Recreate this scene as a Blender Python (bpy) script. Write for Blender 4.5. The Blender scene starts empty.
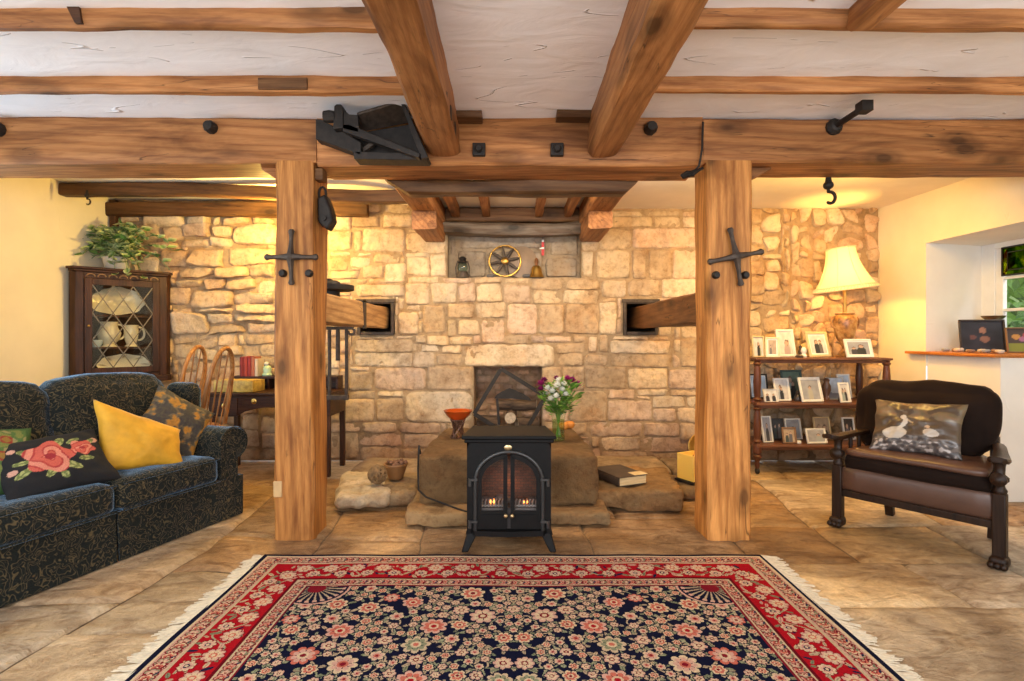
import bpy, bmesh, math, random
import numpy as np
from mathutils import Vector, Matrix, noise as mnoise

C = bpy.context.scene.collection
S = bpy.context.scene
PI = math.pi
def R(a): return math.radians(a)

# ------------------------------------------------------------------ camera, world, lights, exposure
FPX, CAM_H, VPX, VPY = 540.0, 1.15, 512.0, 335.0
cd = bpy.data.cameras.new('camera'); cam = bpy.data.objects.new('camera', cd); C.objects.link(cam)
cam.location = (0, 0, CAM_H); cam.rotation_euler = (R(90), 0, 0)
cd.sensor_width = 36; cd.lens = FPX * 36 / 1024
cd.shift_y = (VPY - 340.5) / 1024
cd.clip_start = 0.05
S.camera = cam
def at(px, py, Y):
    """the point at depth Y metres in front of the camera seen at photo pixel px, py"""
    return Vector(((px - VPX) * Y / FPX, Y, CAM_H + (VPY - py) * Y / FPX))

S.view_settings.view_transform = 'Standard'; S.view_settings.look = 'None'
S.view_settings.gamma = 1; S.view_settings.use_curve_mapping = False
S.view_settings.exposure = 0.32
S.cycles.max_bounces = 8; S.cycles.diffuse_bounces = 5; S.cycles.transparent_max_bounces = 8
S.cycles.use_denoising = True; S.render.filter_size = 1.1
S.cycles.sample_clamp_indirect = 4
S.cycles.caustics_reflective = False; S.cycles.caustics_refractive = False

W = bpy.data.worlds.new('daylight'); S.world = W; W.use_nodes = True
wn = W.node_tree; wb = wn.nodes['Background']
wb.inputs['Color'].default_value = (0.86, 0.93, 1.0, 1); wb.inputs['Strength'].default_value = 1.15

def lamp(name, kind, loc, power, col, rot=(0, 0, 0), size=None, size_y=None, radius=None):
    d = bpy.data.lights.new(name, kind); d.energy = power; d.color = col
    if kind == 'AREA':
        d.shape = 'RECTANGLE'; d.size = size; d.size_y = size_y or size
    elif radius is not None: d.shadow_soft_size = radius
    o = bpy.data.objects.new(name, d); C.objects.link(o); o.location = loc; o.rotation_euler = rot
    return o
# daylight from the tall windows in the wall behind the photographer, and from the side window
lamp('front_window_light', 'AREA', (-1.2, -0.9, 1.55), 46, (0.97, 0.98, 1.0), (R(90), 0, 0), 1.6, 1.3)
lamp('front_window_light', 'AREA', (1.6, -0.9, 1.55), 46, (0.97, 0.98, 1.0), (R(90), 0, 0), 1.6, 1.3)
lamp('side_window_light', 'AREA', (4.75, 3.5, 2.7), 40, (1.0, 0.98, 0.93), (0, R(48), 0), 0.8, 1.6)
lamp('left_fill_light', 'AREA', (-3.58, 1.2, 1.55), 22, (0.80, 0.90, 1.0), (0, R(-82), 0), 1.0, 1.2)  # added cool fill for the sofa and left floor, unseen source
lamp('left_fill_light', 'AREA', (-3.60, 2.95, 1.28), 20, (0.45, 0.74, 1.0), (0, R(-90), 0), 0.94, 1.28)  # added blue fill, out of view, to tint the sofa seats
# the wall light that stands behind the left-hand post
lamp('wall_lamp_glow', 'POINT', (-1.93, 4.42, 2.0), 50, (1.0, 0.66, 0.16), radius=0.05)
# warm strips added out of view above the rear beam, brightening the chimney wall
lamp('rear_wash', 'AREA', (0.0, 3.62, 2.2), 36, (1.0, 0.81, 0.58), (R(38), 0, 0), 2.6, 0.10)
lamp('rear_wash', 'AREA', (2.2, 3.55, 2.2), 27, (1.0, 0.58, 0.13), (R(44), 0, R(4)), 1.0, 0.10)  # added orange strip, brightens the wall beside the table lamp

# ------------------------------------------------------------------ helpers
def nz(x, y, z): return mnoise.noise(Vector((x, y, z)))

class MB:
    """collects shapes; build() links them as one mesh object"""
    def __init__(s): s.v = []; s.f = []; s.c = []; s.col = (1, 1, 1)
    def add(s, vs, fs, col=None):
        n = len(s.v); s.v += [tuple(v) for v in vs]; s.f += [tuple(i + n for i in f) for f in fs]
        if col is not None and len(col) and not isinstance(col[0], (int, float)): s.c += [tuple(c) for c in col]
        else: s.c += [tuple(col if col is not None else s.col)] * len(vs)
        return s
    def box(s, x0, x1, y0, y1, z0, z1, M=None):
        vs = [(x, y, z) for x in (x0, x1) for y in (y0, y1) for z in (z0, z1)]
        if M is not None: vs = [M @ Vector(v) for v in vs]
        return s.add(vs, [(0, 1, 3, 2), (4, 6, 7, 5), (0, 4, 5, 1), (2, 3, 7, 6), (0, 2, 6, 4), (1, 5, 7, 3)])
    def prism(s, pts, z0, z1, M=None, scale_top=1.0):
        n = len(pts); vs = [(p[0], p[1], z0) for p in pts] + [(p[0] * scale_top, p[1] * scale_top, z1) for p in pts]
        if M is not None: vs = [M @ Vector(v) for v in vs]
        return s.add(vs, [tuple(range(n))[::-1], tuple(range(n, 2 * n))] + [(i, (i + 1) % n, n + (i + 1) % n, n + i) for i in range(n)])
    def plate(s, pts, y0, y1):
        """outline in x,z pushed through y"""
        n = len(pts); vs = [(p[0], y0, p[1]) for p in pts] + [(p[0], y1, p[1]) for p in pts]
        return s.add(vs, [tuple(range(n)), tuple(range(n, 2 * n))[::-1]] + [(i, n + i, n + (i + 1) % n, (i + 1) % n) for i in range(n)])
    def lathe(s, prof, n=20, M=None, cap=True, col=None):
        vs = []
        for r, z in prof:
            for k in range(n):
                a = 2 * PI * k / n; vs.append((r * math.cos(a), r * math.sin(a), z))
        fs = [(i * n + k, i * n + (k + 1) % n, (i + 1) * n + (k + 1) % n, (i + 1) * n + k) for i in range(len(prof) - 1) for k in range(n)]
        if cap: fs += [tuple(range(n))[::-1], tuple(range((len(prof) - 1) * n, len(prof) * n))]
        if M is not None: vs = [M @ Vector(v) for v in vs]
        return s.add(vs, fs, col)
    def tube(s, pts, r, n=8, cap=True):
        pts = [Vector(p) for p in pts]; m = len(pts)
        rs = r if isinstance(r, (list, tuple)) else [r] * m
        vs = []; up = None
        for i, p in enumerate(pts):
            t = (pts[min(i + 1, m - 1)] - pts[max(i - 1, 0)])
            t = t.normalized() if t.length > 1e-9 else Vector((0, 0, 1))
            if up is None: up = Vector((0, 0, 1)) if abs(t.z) < .9 else Vector((1, 0, 0))
            a = t.cross(up).normalized(); b = a.cross(t).normalized(); up = b
            for k in range(n):
                g = 2 * PI * k / n + PI / n; vs.append(p + (a * math.cos(g) + b * math.sin(g)) * rs[i])
        fs = [(i * n + k, i * n + (k + 1) % n, (i + 1) * n + (k + 1) % n, (i + 1) * n + k) for i in range(m - 1) for k in range(n)]
        if cap: fs += [tuple(range(n))[::-1], tuple(range((m - 1) * n, m * n))]
        return s.add(vs, fs)
    def bar(s, p, q, w, h=None):
        """square bar from p to q"""
        h = h or w; p = Vector(p); q = Vector(q); t = (q - p).normalized()
        up = Vector((0, 0, 1)) if abs(t.z) < .95 else Vector((0, 1, 0))
        a = t.cross(up).normalized() * w / 2; b = a.cross(t).normalized() * h / 2
        vs = [e + sa * a + sb * b for e in (p, q) for sa, sb in ((-1, -1), (1, -1), (1, 1), (-1, 1))]
        return s.add(vs, [(3, 2, 1, 0), (4, 5, 6, 7)] + [(i, (i + 1) % 4, 4 + (i + 1) % 4, 4 + i) for i in range(4)])
    def grid(s, P, col=None, close=False):
        """P: rows of points"""
        nr, nc = len(P), len(P[0]); vs = [p for row in P for p in row]
        fs = [(i * nc + j, i * nc + (j + 1) % nc, (i + 1) * nc + (j + 1) % nc, (i + 1) * nc + j) for i in range(nr - 1) for j in range(nc if close else nc - 1)]
        return s.add(vs, fs, col)
    def ball(s, c, r, n=10, sq=(1, 1, 1), M=None):
        P = []
        for i in range(n + 1):
            th = PI * i / n
            P.append([Vector(c) + Vector((sq[0] * r * math.sin(th) * math.cos(2 * PI * k / (2 * n)), sq[1] * r * math.sin(th) * math.sin(2 * PI * k / (2 * n)), sq[2] * r * math.cos(th))) for k in range(2 * n)])
        if M is not None: P = [[M @ p for p in row] for row in P]
        return s.grid(P, close=True)
    def rbox(s, c, size, r, seg=8, amp=0, freq=4, seed=0, bulge=0, M=None, fn=None):
        """rounded box with lumps"""
        hx, hy, hz = [k / 2 for k in size]; vs = {}; out = []; fs = []
        def pt(u, v, w):
            key = (round(u, 4), round(v, 4), round(w, 4))
            if key in vs: return vs[key]
            p = Vector((u * hx, v * hy, w * hz)); rr = min(r, hx * .98, hy * .98, hz * .98)
            q = Vector((max(-hx + rr, min(hx - rr, p.x)), max(-hy + rr, min(hy - rr, p.y)), max(-hz + rr, min(hz - rr, p.z))))
            d = p - q
            if d.length > 1e-9: p = q + d.normalized() * rr
            if bulge:
                p.x += u * bulge * (1 - v * v) * (1 - w * w); p.y += v * bulge * (1 - u * u) * (1 - w * w); p.z += w * bulge * (1 - u * u) * (1 - v * v)
            if amp:
                k = freq; dd = mnoise.noise_vector(Vector((p.x * k + seed * 7.1, p.y * k - seed * 3.3, p.z * k + seed))) + .5 * mnoise.noise_vector(p * k * 2.3 + Vector((seed, 0, 0)))
                p = p + dd * amp
            if fn: p = fn(p, u, v, w)
            p = p + Vector(c)
            if M is not None: p = M @ p
            vs[key] = len(out); out.append(p); return vs[key]
        t = [-1 + 2 * i / seg for i in range(seg + 1)]
        for ax in range(3):
            for sg in (-1, 1):
                for i in range(seg):
                    for j in range(seg):
                        q = []
                        for a, b in ((i, j), (i + 1, j), (i + 1, j + 1), (i, j + 1)):
                            uvw = [0, 0, 0]; uvw[ax] = sg; uvw[(ax + 1) % 3] = t[a]; uvw[(ax + 2) % 3] = t[b]
                            q.append(pt(*uvw))
                        fs.append(tuple(q if sg > 0 else q[::-1]))
        return s.add(out, fs)
    def build(s, name, mat, parent=None, loc=None, rot=None, bev=0, smooth=35, recalc=True, colors=False, solid=0):
        me = bpy.data.meshes.new(name); me.from_pydata(s.v, [], s.f)
        if recalc:
            bm = bmesh.new(); bm.from_mesh(me); bmesh.ops.recalc_face_normals(bm, faces=bm.faces); bm.to_mesh(me); bm.free()
        if colors:
            a = me.color_attributes.new('Col', 'FLOAT_COLOR', 'POINT')
            arr = np.ones((len(s.v), 4), 'f4'); arr[:, :3] = np.array(s.c, 'f4'); a.data.foreach_set('color', arr.ravel())
        me.materials.append(mat)
        if smooth:
            me.polygons.foreach_set('use_smooth', [True] * len(me.polygons))
            me.set_sharp_from_angle(angle=R(smooth))
        o = bpy.data.objects.new(name, me); C.objects.link(o)
        if parent is not None: o.parent = parent
        if loc is not None: o.location = loc
        if rot is not None: o.rotation_euler = rot
        if bev:
            m = o.modifiers.new('bevel', 'BEVEL'); m.width = bev; m.segments = 2; m.limit_method = 'ANGLE'; m.angle_limit = R(40)
        if solid:
            m = o.modifiers.new('solid', 'SOLIDIFY'); m.thickness = solid
        return o

def tag(o, label=None, cat=None, group=None, kind=None):
    if label: o['label'] = label
    if cat: o['category'] = cat
    if group: o['group'] = group
    if kind: o['kind'] = kind
    return o
def thing(name, label, cat, loc=(0, 0, 0), rz=0, group=None, rot=None):
    o = bpy.data.objects.new(name, None); C.objects.link(o); o.empty_display_size = .05
    o.location = loc; o.rotation_euler = rot or (0, 0, rz)
    return tag(o, label, cat, group, 'thing')
def single(o, label, cat, group=None): return tag(o, label, cat, group, 'thing')
def struct(o): o['kind'] = 'structure'; return o
def copy_tree(o, parent=None):
    c = o.copy(); C.objects.link(c)
    if parent is not None: c.parent = parent
    for ch in list(o.children): copy_tree(ch, c)
    return c

# ------------------------------------------------------------------ materials
class NT:
    def __init__(s, name):
        s.m = bpy.data.materials.new(name); s.m.use_nodes = True; s.t = s.m.node_tree; s.b = s.t.nodes['Principled BSDF']; s.out = s.t.nodes['Material Output']
        s._tc = None
    def n(s, typ, **kw):
        nd = s.t.nodes.new('ShaderNode' + typ)
        for k, v in kw.items():
            if k in nd.inputs:
                if hasattr(v, 'is_output'): s.t.links.new(v, nd.inputs[k])
                else: nd.inputs[k].default_value = v
            else: setattr(nd, k, v)
        return nd
    def link(s, a, b): s.t.links.new(a, b)
    def tc(s, kind='Object'):
        if s._tc is None: s._tc = s.t.nodes.new('ShaderNodeTexCoord')
        return s._tc.outputs[kind]
    def mapped(s, scale, kind='Object', loc=(0, 0, 0)):
        return s.n('Mapping', Vector=s.tc(kind), Scale=scale, Location=loc).outputs['Vector']
    def noise(s, vec, scale, detail=6, rough=.6, dist=0):
        return s.n('TexNoise', Vector=vec, Scale=scale, Detail=detail, Roughness=rough, Distortion=dist).outputs['Fac']
    def ramp(s, fac, stops):
        r = s.t.nodes.new('ShaderNodeValToRGB'); s.link(fac, r.inputs['Fac']); e = r.color_ramp.elements
        for i, (p, c) in enumerate(stops):
            el = e[i] if i < 2 else e.new(p)
            el.position = p; c = c if isinstance(c, (tuple, list)) else (c, c, c)
            el.color = (*c[:3], 1)
        return r.outputs['Color']
    def mix(s, fac, a, b, mode='MIX'):
        m = s.t.nodes.new('ShaderNodeMix'); m.data_type = 'RGBA'; m.blend_type = mode
        for sock, v in ((m.inputs[0], fac), (m.inputs[6], a), (m.inputs[7], b)):
            if hasattr(v, 'is_output'): s.link(v, sock)
            else: sock.default_value = v if isinstance(v, (int, float)) and sock == m.inputs[0] else ((*v[:3], 1) if isinstance(v, (tuple, list)) else v)
        return m.outputs[2]
    def math(s, op, a, b=0.0, c=None):
        m = s.t.nodes.new('ShaderNodeMath'); m.operation = op
        for i, v in enumerate((a, b) if c is None else (a, b, c)):
            if hasattr(v, 'is_output'): s.link(v, m.inputs[i])
            else: m.inputs[i].default_value = v
        return m.outputs[0]
    def base(s, c):
        if hasattr(c, 'is_output'): s.link(c, s.b.inputs['Base Color'])
        else: s.b.inputs['Base Color'].default_value = (*c[:3], 1)
        return s
    def set(s, **kw):
        for k, v in kw.items():
            k = k.replace('_', ' ')
            if hasattr(v, 'is_output'): s.link(v, s.b.inputs[k])
            else: s.b.inputs[k].default_value = v
        return s
    def bump(s, h, strength=.3, dist=.01, prev=None):
        b = s.n('Bump', Strength=strength, Distance=dist, Height=h)
        if prev is not None: s.link(prev, b.inputs['Normal'])
        s.link(b.outputs['Normal'], s.b.inputs['Normal']); return b.outputs['Normal']
    def attr(s, name='Col'):
        a = s.t.nodes.new('ShaderNodeAttribute'); a.attribute_name = name; return a.outputs['Color']

def plain(name, col, rough=.5, metal=0, var=.12, vscale=12, bump=0, **kw):
    t = NT(name); f = t.noise(t.tc(), vscale, 5)
    lo = tuple(c * (1 - var) for c in col); hi = tuple(min(1, c * (1 + var)) for c in col)
    t.base(t.ramp(f, [(.3, lo), (.7, hi)])); t.set(Roughness=rough, Metallic=metal, **kw)
    if bump: t.bump(t.noise(t.tc(), vscale * 5, 4), bump, .004)
    return t.m

def wood(name, dark, light, axis='X', s=1.0, rough=.55, knots=True, crack=True):
    t = NT(name)
    def sc(al, ac): v = [ac * s] * 3; v['XYZ'.index(axis)] = al * s; return tuple(v)
    rnd = t.n('ObjectInfo').outputs['Random']
    off = t.n('VectorMath', operation='ADD'); cx = t.n('CombineXYZ', X=t.math('MULTIPLY', rnd, 37), Y=t.math('MULTIPLY', rnd, 91), Z=t.math('MULTIPLY', rnd, 53))
    t.link(t.tc(), off.inputs[0]); t.link(cx.outputs[0], off.inputs[1]); v0 = off.outputs[0]
    def mp(a, c): return t.n('Mapping', Vector=v0, Scale=sc(a, c)).outputs['Vector']
    broad = t.noise(mp(.9, 5), 1.5, 5, .6, .8)
    grain = t.noise(mp(1.6, 26), 1.6, 6, .65, .5)
    fine = t.noise(mp(6, 150), 1.5, 3, .6)
    col = t.ramp(broad, [(.28, dark), (.5, tuple((a * .45 + b * .55) for a, b in zip(dark, light))), (.72, light)])
    col = t.mix(.75, col, t.ramp(grain, [(.3, (.56, .42, .30)), (.5, (.98, .95, .92)), (.75, (1.12, 1.1, 1.05))]), 'MULTIPLY')
    col = t.mix(.45, col, t.ramp(fine, [(.3, (.66, .55, .45)), (.6, 1.05)]), 'MULTIPLY')
    wv = t.n('TexWave', Vector=mp(.28, 5), Scale=2.6, Distortion=4.5, Detail=2.5, bands_direction='DIAGONAL'); wv.inputs['Detail Scale'].default_value = 1.1
    col = t.mix(.42, col, t.ramp(wv.outputs['Fac'], [(.05, (.58, .42, .30)), (.45, 1.0), (.9, 1.1)]), 'MULTIPLY')
    h = t.math('ADD', t.math('MULTIPLY', grain, .7), t.math('MULTIPLY', fine, .3))
    if knots:
        vor = t.n('TexVoronoi', Vector=mp(1.7, 3.6), Scale=1.5, Randomness=1.0).outputs['Distance']
        k = t.ramp(vor, [(.10, 1), (.22, 0)])
        col = t.mix(t.math('MULTIPLY', k, .8), col, tuple(c * .28 for c in dark))
        ring = t.ramp(vor, [(.14, 0), (.22, .55), (.36, 0)])
        col = t.mix(ring, col, tuple(c * .7 for c in dark))
    if crack:
        cr = t.noise(mp(.7, 11), 1.4, 3, .5, .6)
        ck = t.ramp(cr, [(.492, 0), (.5, 1), (.508, 0)])
        gate = t.ramp(t.noise(mp(1.2, 2), 1.3, 2), [(.52, 0), (.6, .8)])
        ck2 = t.math('MULTIPLY', ck, gate)
        col = t.mix(ck2, col, tuple(c * .15 for c in dark)); h = t.math('SUBTRACT', h, t.math('MULTIPLY', ck2, .8))
    hs = t.n('HueSaturation', Color=col, Value=t.math('ADD', t.math('MULTIPLY', rnd, .25), .88))
    t.base(hs.outputs[0]); t.set(Roughness=rough, Specular_IOR_Level=.28); t.bump(h, .45, .006)
    return t.m

def stone_mat(name, tint=(1, 1, 1), attr=True, base=(.5, .38, .25), bump=1.0, rough=.9, spec=.3, lo=(.62, .52, .42), hi=(1.2, 1.14, 1.02)):
    t = NT(name)
    c = t.attr() if attr else base
    n1 = t.noise(t.tc(), 5, 8, .65, .3); n2 = t.noise(t.tc(), 22, 8, .72); n3 = t.noise(t.tc(), 120, 3, .6)
    col = t.mix(.9, c, t.ramp(n1, [(.28, lo), (.45, (.98, .93, .86)), (.55, (1.0, .98, .95)), (.72, hi)]), 'MULTIPLY')
    n4 = t.noise(t.tc(), 2.3, 5, .65, .5); col = t.mix(t.ramp(n4, [(.52, 0), (.68, .55)]), col, t.mix(1.0, col, (1.0, .74, .50), 'MULTIPLY'))
    col = t.mix(.65, col, t.ramp(n2, [(.3, (.45, .36, .28)), (.5, 1.0), (.75, 1.2)]), 'MULTIPLY')
    t.base(col); t.set(Roughness=rough, Specular_IOR_Level=spec)
    h = t.math('ADD', t.math('MULTIPLY', n2, .7), t.math('MULTIPLY', n3, .3))
    nn = t.bump(n1, bump * .5, .03); t.bump(h, bump, .012, nn)
    return t.m

def plaster(name, col, relief=.5, var=.05):
    t = NT(name)
    n1 = t.noise(t.tc(), 3, 5, .55)
    t.base(t.ramp(n1, [(.3, tuple(c * (1 - var) for c in col)), (.7, tuple(min(1, c * (1 + var)) for c in col))]))
    a = t.noise(t.mapped((2.2, 5, 4)), 1.5, 5, .5, .8)
    b = t.noise(t.n('Mapping', Vector=t.tc(), Rotation=(0, 0, R(32)), Scale=(1.0, 4.5, 2.0), Location=(2, 5, 1)).outputs['Vector'], 1.5, .5, .4, .4)
    ridge = t.ramp(b, [(.492, 0), (.5, 1), (.508, 0)])
    gate = t.ramp(t.noise(t.tc(), 5.5, 2), [(.53, 0), (.58, 1)])
    h = t.math('ADD', t.math('MULTIPLY', a, .6), t.math('MULTIPLY', t.math('MULTIPLY', ridge, gate), .9))
    t.set(Roughness=.88, Specular_IOR_Level=.2); t.bump(h, relief, .02)
    return t.m

def vcol_mat(name, rough=.85, nvar=.25, nscale=60, bump=.3, **kw):
    t = NT(name); n = t.noise(t.tc(), nscale, 4)
    t.base(t.mix(1.0, t.attr(), t.ramp(n, [(.3, 1 - nvar), (.7, 1 + nvar * .6)]), 'MULTIPLY')); t.set(Roughness=rough, **kw)
    if bump: t.bump(n, bump, .003)
    return t.m

def emit(name, col, k):
    t = NT(name); t.base((0, 0, 0)); t.set(Emission_Color=(*col, 1), Emission_Strength=k); return t.m
def glass(name, tint=(1, 1, 1), rough=.02, refl=.025):
    t = NT(name); t.t.nodes.remove(t.b)
    tr = t.n('BsdfTransparent', Color=(*tint, 1)); gl = t.n('BsdfGlossy', Roughness=rough)
    fr = t.math('MULTIPLY_ADD', t.math('POWER', t.n('LayerWeight', Blend=.5).outputs['Facing'], 4.0), .45, refl); mx = t.n('MixShader')
    t.link(fr, mx.inputs[0]); t.link(tr.outputs[0], mx.inputs[1]); t.link(gl.outputs[0], mx.inputs[2]); t.link(mx.outputs[0], t.out.inputs['Surface'])
    return t.m

OAK_D, OAK_L = (.15, .057, .017), (.53, .245, .088)
M = {}
for ax in 'XYZ':
    M['oak' + ax] = wood('oak_' + ax.lower(), *((.25, .092, .020), (.72, .34, .098)) if ax == 'Z' else (OAK_D, OAK_L), ax)
M['oak_darkX'] = wood('aged_oak_x', (.050, .022, .008), (.20, .10, .04), 'X')
M['oak_darkY'] = wood('aged_oak_y', (.12, .06, .025), (.34, .19, .085), 'Y')
M['brown_timber'] = wood('dark_brown_timber', (.03, .013, .006), (.085, .036, .016), 'X', knots=False)
M['shaft_dark'] = wood('brown_shaft', (.09, .035, .012), (.26, .11, .035), 'Y')
M['shaft_pale'] = wood('pale_shaft', (.33, .17, .06), (.66, .42, .19), 'Y')
M['mahogany'] = wood('mahogany', (.022, .008, .004), (.075, .027, .011), 'X', s=2, rough=.45, knots=False, crack=False)
M['mahoganyZ'] = wood('mahogany_upright', (.024, .009, .004), (.08, .030, .012), 'Z', s=2, rough=.42, knots=False, crack=False)
M['trolley'] = wood('red_brown_oak', (.085, .036, .020), (.22, .095, .052), 'X', s=2, rough=.4, knots=False, crack=False)
M['sill'] = wood('orange_pine', (.36, .12, .02), (.56, .22, .05), 'Y', s=2, rough=.35, crack=False)
M['elm'] = wood('golden_elm', (.24, .10, .03), (.52, .27, .10), 'Z', s=2, rough=.4, knots=False, crack=False)
M['stone'] = stone_mat('sandstone_rubble', bump=1.3)
M['hearth'] = stone_mat('hearth_sandstone', bump=1.8, lo=(.42, .33, .25), hi=(1.55, 1.42, 1.2))
M['floor'] = None
M['white'] = plaster('white_ceiling_plaster', (.93, .92, .945), .7)
M['rear_white'] = plaster('rear_ceiling_plaster', (.86, .80, .70), .3)
M['cream'] = plaster('cream_wall_paint', (.85, .77, .57), .18)
M['offwhite'] = plaster('white_wall_paint', (.86, .84, .78), .15)
M['iron'] = plain('black_iron', (.020, .015, .012), .6, .3, .5, 25, .35)
M['iron_brown'] = plain('rusted_iron', (.075, .055, .042), .6, .45, .4, 30, .4)
M['brass'] = plain('brass', (.50, .30, .075), .34, .95, .2, 20)
M['black_enamel'] = plain('black_stove_enamel', (.008, .0075, .0075), .5, 0, .2, 40, .08, Specular_IOR_Level=.15)
M['glass'] = glass('clear_glass')
M['cover'] = None
# ------------------------------------------------------------------ room
YW, XL, XR, ZC = 4.95, -3.64, 3.355, 2.37

def stone(mb, x0, x1, z0, z1, Y, h, col, rng, wob=.010, n_exp=None, tone=None):
    """one dressed or rubble stone with worn arrises, standing h proud of plane Y"""
    w, hh = x1 - x0, z1 - z0
    nx = max(6, min(36, int(w / .016))); nzz = max(6, min(24, int(hh / .016)))
    ne = n_exp or rng.uniform(6, 16); sd = rng.uniform(0, 60)
    tl = [rng.uniform(-wob, wob) for _ in range(8)]
    tiltx, tiltz = rng.uniform(-.5, .5) * h, rng.uniform(-.5, .5) * h
    P, cols = [], []
    edge = .014 / max(.05, min(w, hh)) * 2
    for j in range(nzz + 1):
        row = []
        for i in range(nx + 1):
            u = -1 + 2 * i / nx; v = -1 + 2 * j / nzz
            # crowd grid lines to the border so the arris is crisp
            u = math.copysign(1 - (1 - abs(u)) ** 1.5, u); v = math.copysign(1 - (1 - abs(v)) ** 1.5, v)
            m = max(abs(u), abs(v))
            if m > 0:
                L = (abs(u) ** ne + abs(v) ** ne) ** (1 / ne); k = m / L
            else: k = 1
            pu, pv = u * k, v * k
            a, b = (pu + 1) / 2, (pv + 1) / 2
            cx = (tl[0] * (1 - a) * (1 - b) + tl[1] * a * (1 - b) + tl[2] * a * b + tl[3] * (1 - a) * b)
            cz = (tl[4] * (1 - a) * (1 - b) + tl[5] * a * (1 - b) + tl[6] * a * b + tl[7] * (1 - a) * b)
            x = x0 + a * w + cx; z = z0 + b * hh + cz
            q = Vector((x * 9 + sd, z * 9, sd))
            x += wob * .8 * mnoise.noise(q) + .005 * mnoise.noise(q * 4); z += wob * .8 * mnoise.noise(q + Vector((31, 7, 3))) + .005 * mnoise.noise(q * 4 + Vector((3, 31, 7)))
            e = min(1, (1 - m) / edge); prof = (1 - (1 - e) ** 2.2)
            y = Y + .010 - (h + .010) * prof - (tiltx * pu + tiltz * pv) * prof
            y -= prof * (.011 * mnoise.noise(Vector((x * 7, z * 7, sd))) + .009 * mnoise.noise(Vector((x * 24, z * 24, sd))) + .005 * mnoise.noise(Vector((x * 55, z * 55, sd))))
            row.append((x, y, z))
            s = 1 + .16 * mnoise.noise(Vector((x * 5, z * 5, sd))) + .13 * mnoise.noise(Vector((x * 22, z * 22, sd))) - .18 * (1 - e) * (m > .8)
            g = .10 * mnoise.noise(Vector((x * 3 + 9, z * 3, 4.2)))
            c = (col[0] * s * (1 + g * .3), col[1] * s, col[2] * s * (1 - g))
            if tone: c = tone(x, z, c)
            cols.append(c)
        P.append(row)
    mb.grid(P, cols)

def px_wall(x, y): return ((x - VPX) * YW / FPX, CAM_H + (VPY - y) * YW / FPX)

# stones read off the chimney wall: left, top, right, bottom on the photograph, all lying in the wall's own plane
ST = """333 213 352 230|352 214 381 227|383 214 413 228|328 231 353 251|354 229 362 252|363 229 405 252|406 233 447 253|328 252 355 256|373 254 401 263|404 252 431 257
431 254 447 277|328 257 349 271|350 257 372 267|328 271 361 279|362 265 384 278|385 263 406 283|407 257 430 276|368 279 389 284|407 277 440 283|442 278 472 283|473 278 502 284
330 285 352 296|355 285 405 297|406 283 429 305|431 283 457 303|458 283 475 302|405 305 421 311|422 305 445 334|448 304 475 318|399 312 418 335|448 320 457 337|458 320 480 335
353 339 413 352|415 335 426 343|427 335 449 345|450 336 473 345|353 353 413 367|421 345 441 352|442 345 462 353|413 352 435 367|436 354 462 366|463 345 555 366
349 372 373 390|374 368 426 390|427 367 473 390|349 391 376 399|377 391 404 397|376 398 403 421|405 391 473 422|340 399 374 422|328 400 340 422|330 423 361 432|362 422 398 433|398 423 441 433
328 433 358 459|359 433 402 446|403 434 440 448|360 447 400 461|402 449 446 461|447 434 474 448
607 211 643 217|645 211 681 217|682 211 700 217|610 217 653 228|653 217 681 228|682 217 700 228|582 230 598 251|599 229 631 250|632 229 697 249|582 251 593 277|595 251 630 279|632 250 646 279|648 250 672 279|673 250 700 279
503 278 530 284|530 278 563 290|565 279 600 290|601 280 627 298|627 280 659 296|661 279 700 297|476 284 502 302|503 285 531 303|532 291 562 304|563 290 599 304|476 303 506 318|507 304 537 334|539 304 564 334|566 304 599 335|600 302 617 335
481 319 505 343|481 335 530 344|530 336 545 343|545 336 571 343|572 336 587 343|588 336 597 353|599 334 608 353|610 340 671 353|673 340 680 353|681 338 700 367|556 343 586 353|556 353 584 366|585 354 608 366|609 354 672 367|673 354 680 367
543 367 562 390|563 366 584 390|585 366 627 389|628 368 668 389|669 369 700 389|570 390 607 421|543 391 569 421|607 390 635 399|607 400 652 420|636 390 668 396|652 396 686 407|652 408 676 421|677 408 700 422|670 390 700 396
543 422 587 434|588 422 643 436|644 423 680 436|681 423 700 440|600 437 640 450|641 437 690 452|600 451 650 461|652 453 700 461
122 214 142 223|143 215 186 227|187 216 213 225|214 216 222 225|223 217 250 225|251 217 275 223|130 225 162 242|163 228 183 242|184 224 212 239|214 226 233 237|234 224 277 246|181 240 211 248|147 243 180 251|213 238 234 248
163 252 189 268|190 249 225 267|227 249 277 265|161 269 178 278|179 267 216 278|217 267 250 279|251 266 277 279|176 279 206 287|207 280 226 289|228 279 257 291|258 280 277 293|169 288 190 305|191 289 234 307|235 293 277 303
172 306 196 313|198 307 233 314|234 304 277 313|174 313 208 333|209 314 233 323|209 324 245 334|234 313 277 322|246 323 277 334"""
rng = random.Random(11)
wall = MB()
GX, GZ = 3.345 - XL, 2.42
occ = np.zeros((int(GZ * 100) + 2, int(GX * 100) + 2), bool)   # 1 cm cells of the wall already taken
def take(x0, x1, z0, z1):
    occ[max(0, int(round(z0 * 100))):max(0, int(round(z1 * 100))), max(0, int(round((x0 - XL) * 100))):max(0, int(round((x1 - XL) * 100)))] = True
SOC_L = (-1.41, -1.075, 1.15, 1.465); SOC_R = (1.015, 1.33, 1.15, 1.465)
FIRE = (-.35, .275, 0.27, .868); NICHE = (-.59, .635, 1.675, 2.10)
HOLES = (SOC_L, SOC_R, FIRE, NICHE)
for hname in HOLES: take(hname[0] - .005, hname[1] + .005, hname[2] - .005, hname[3] + .005)

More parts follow.
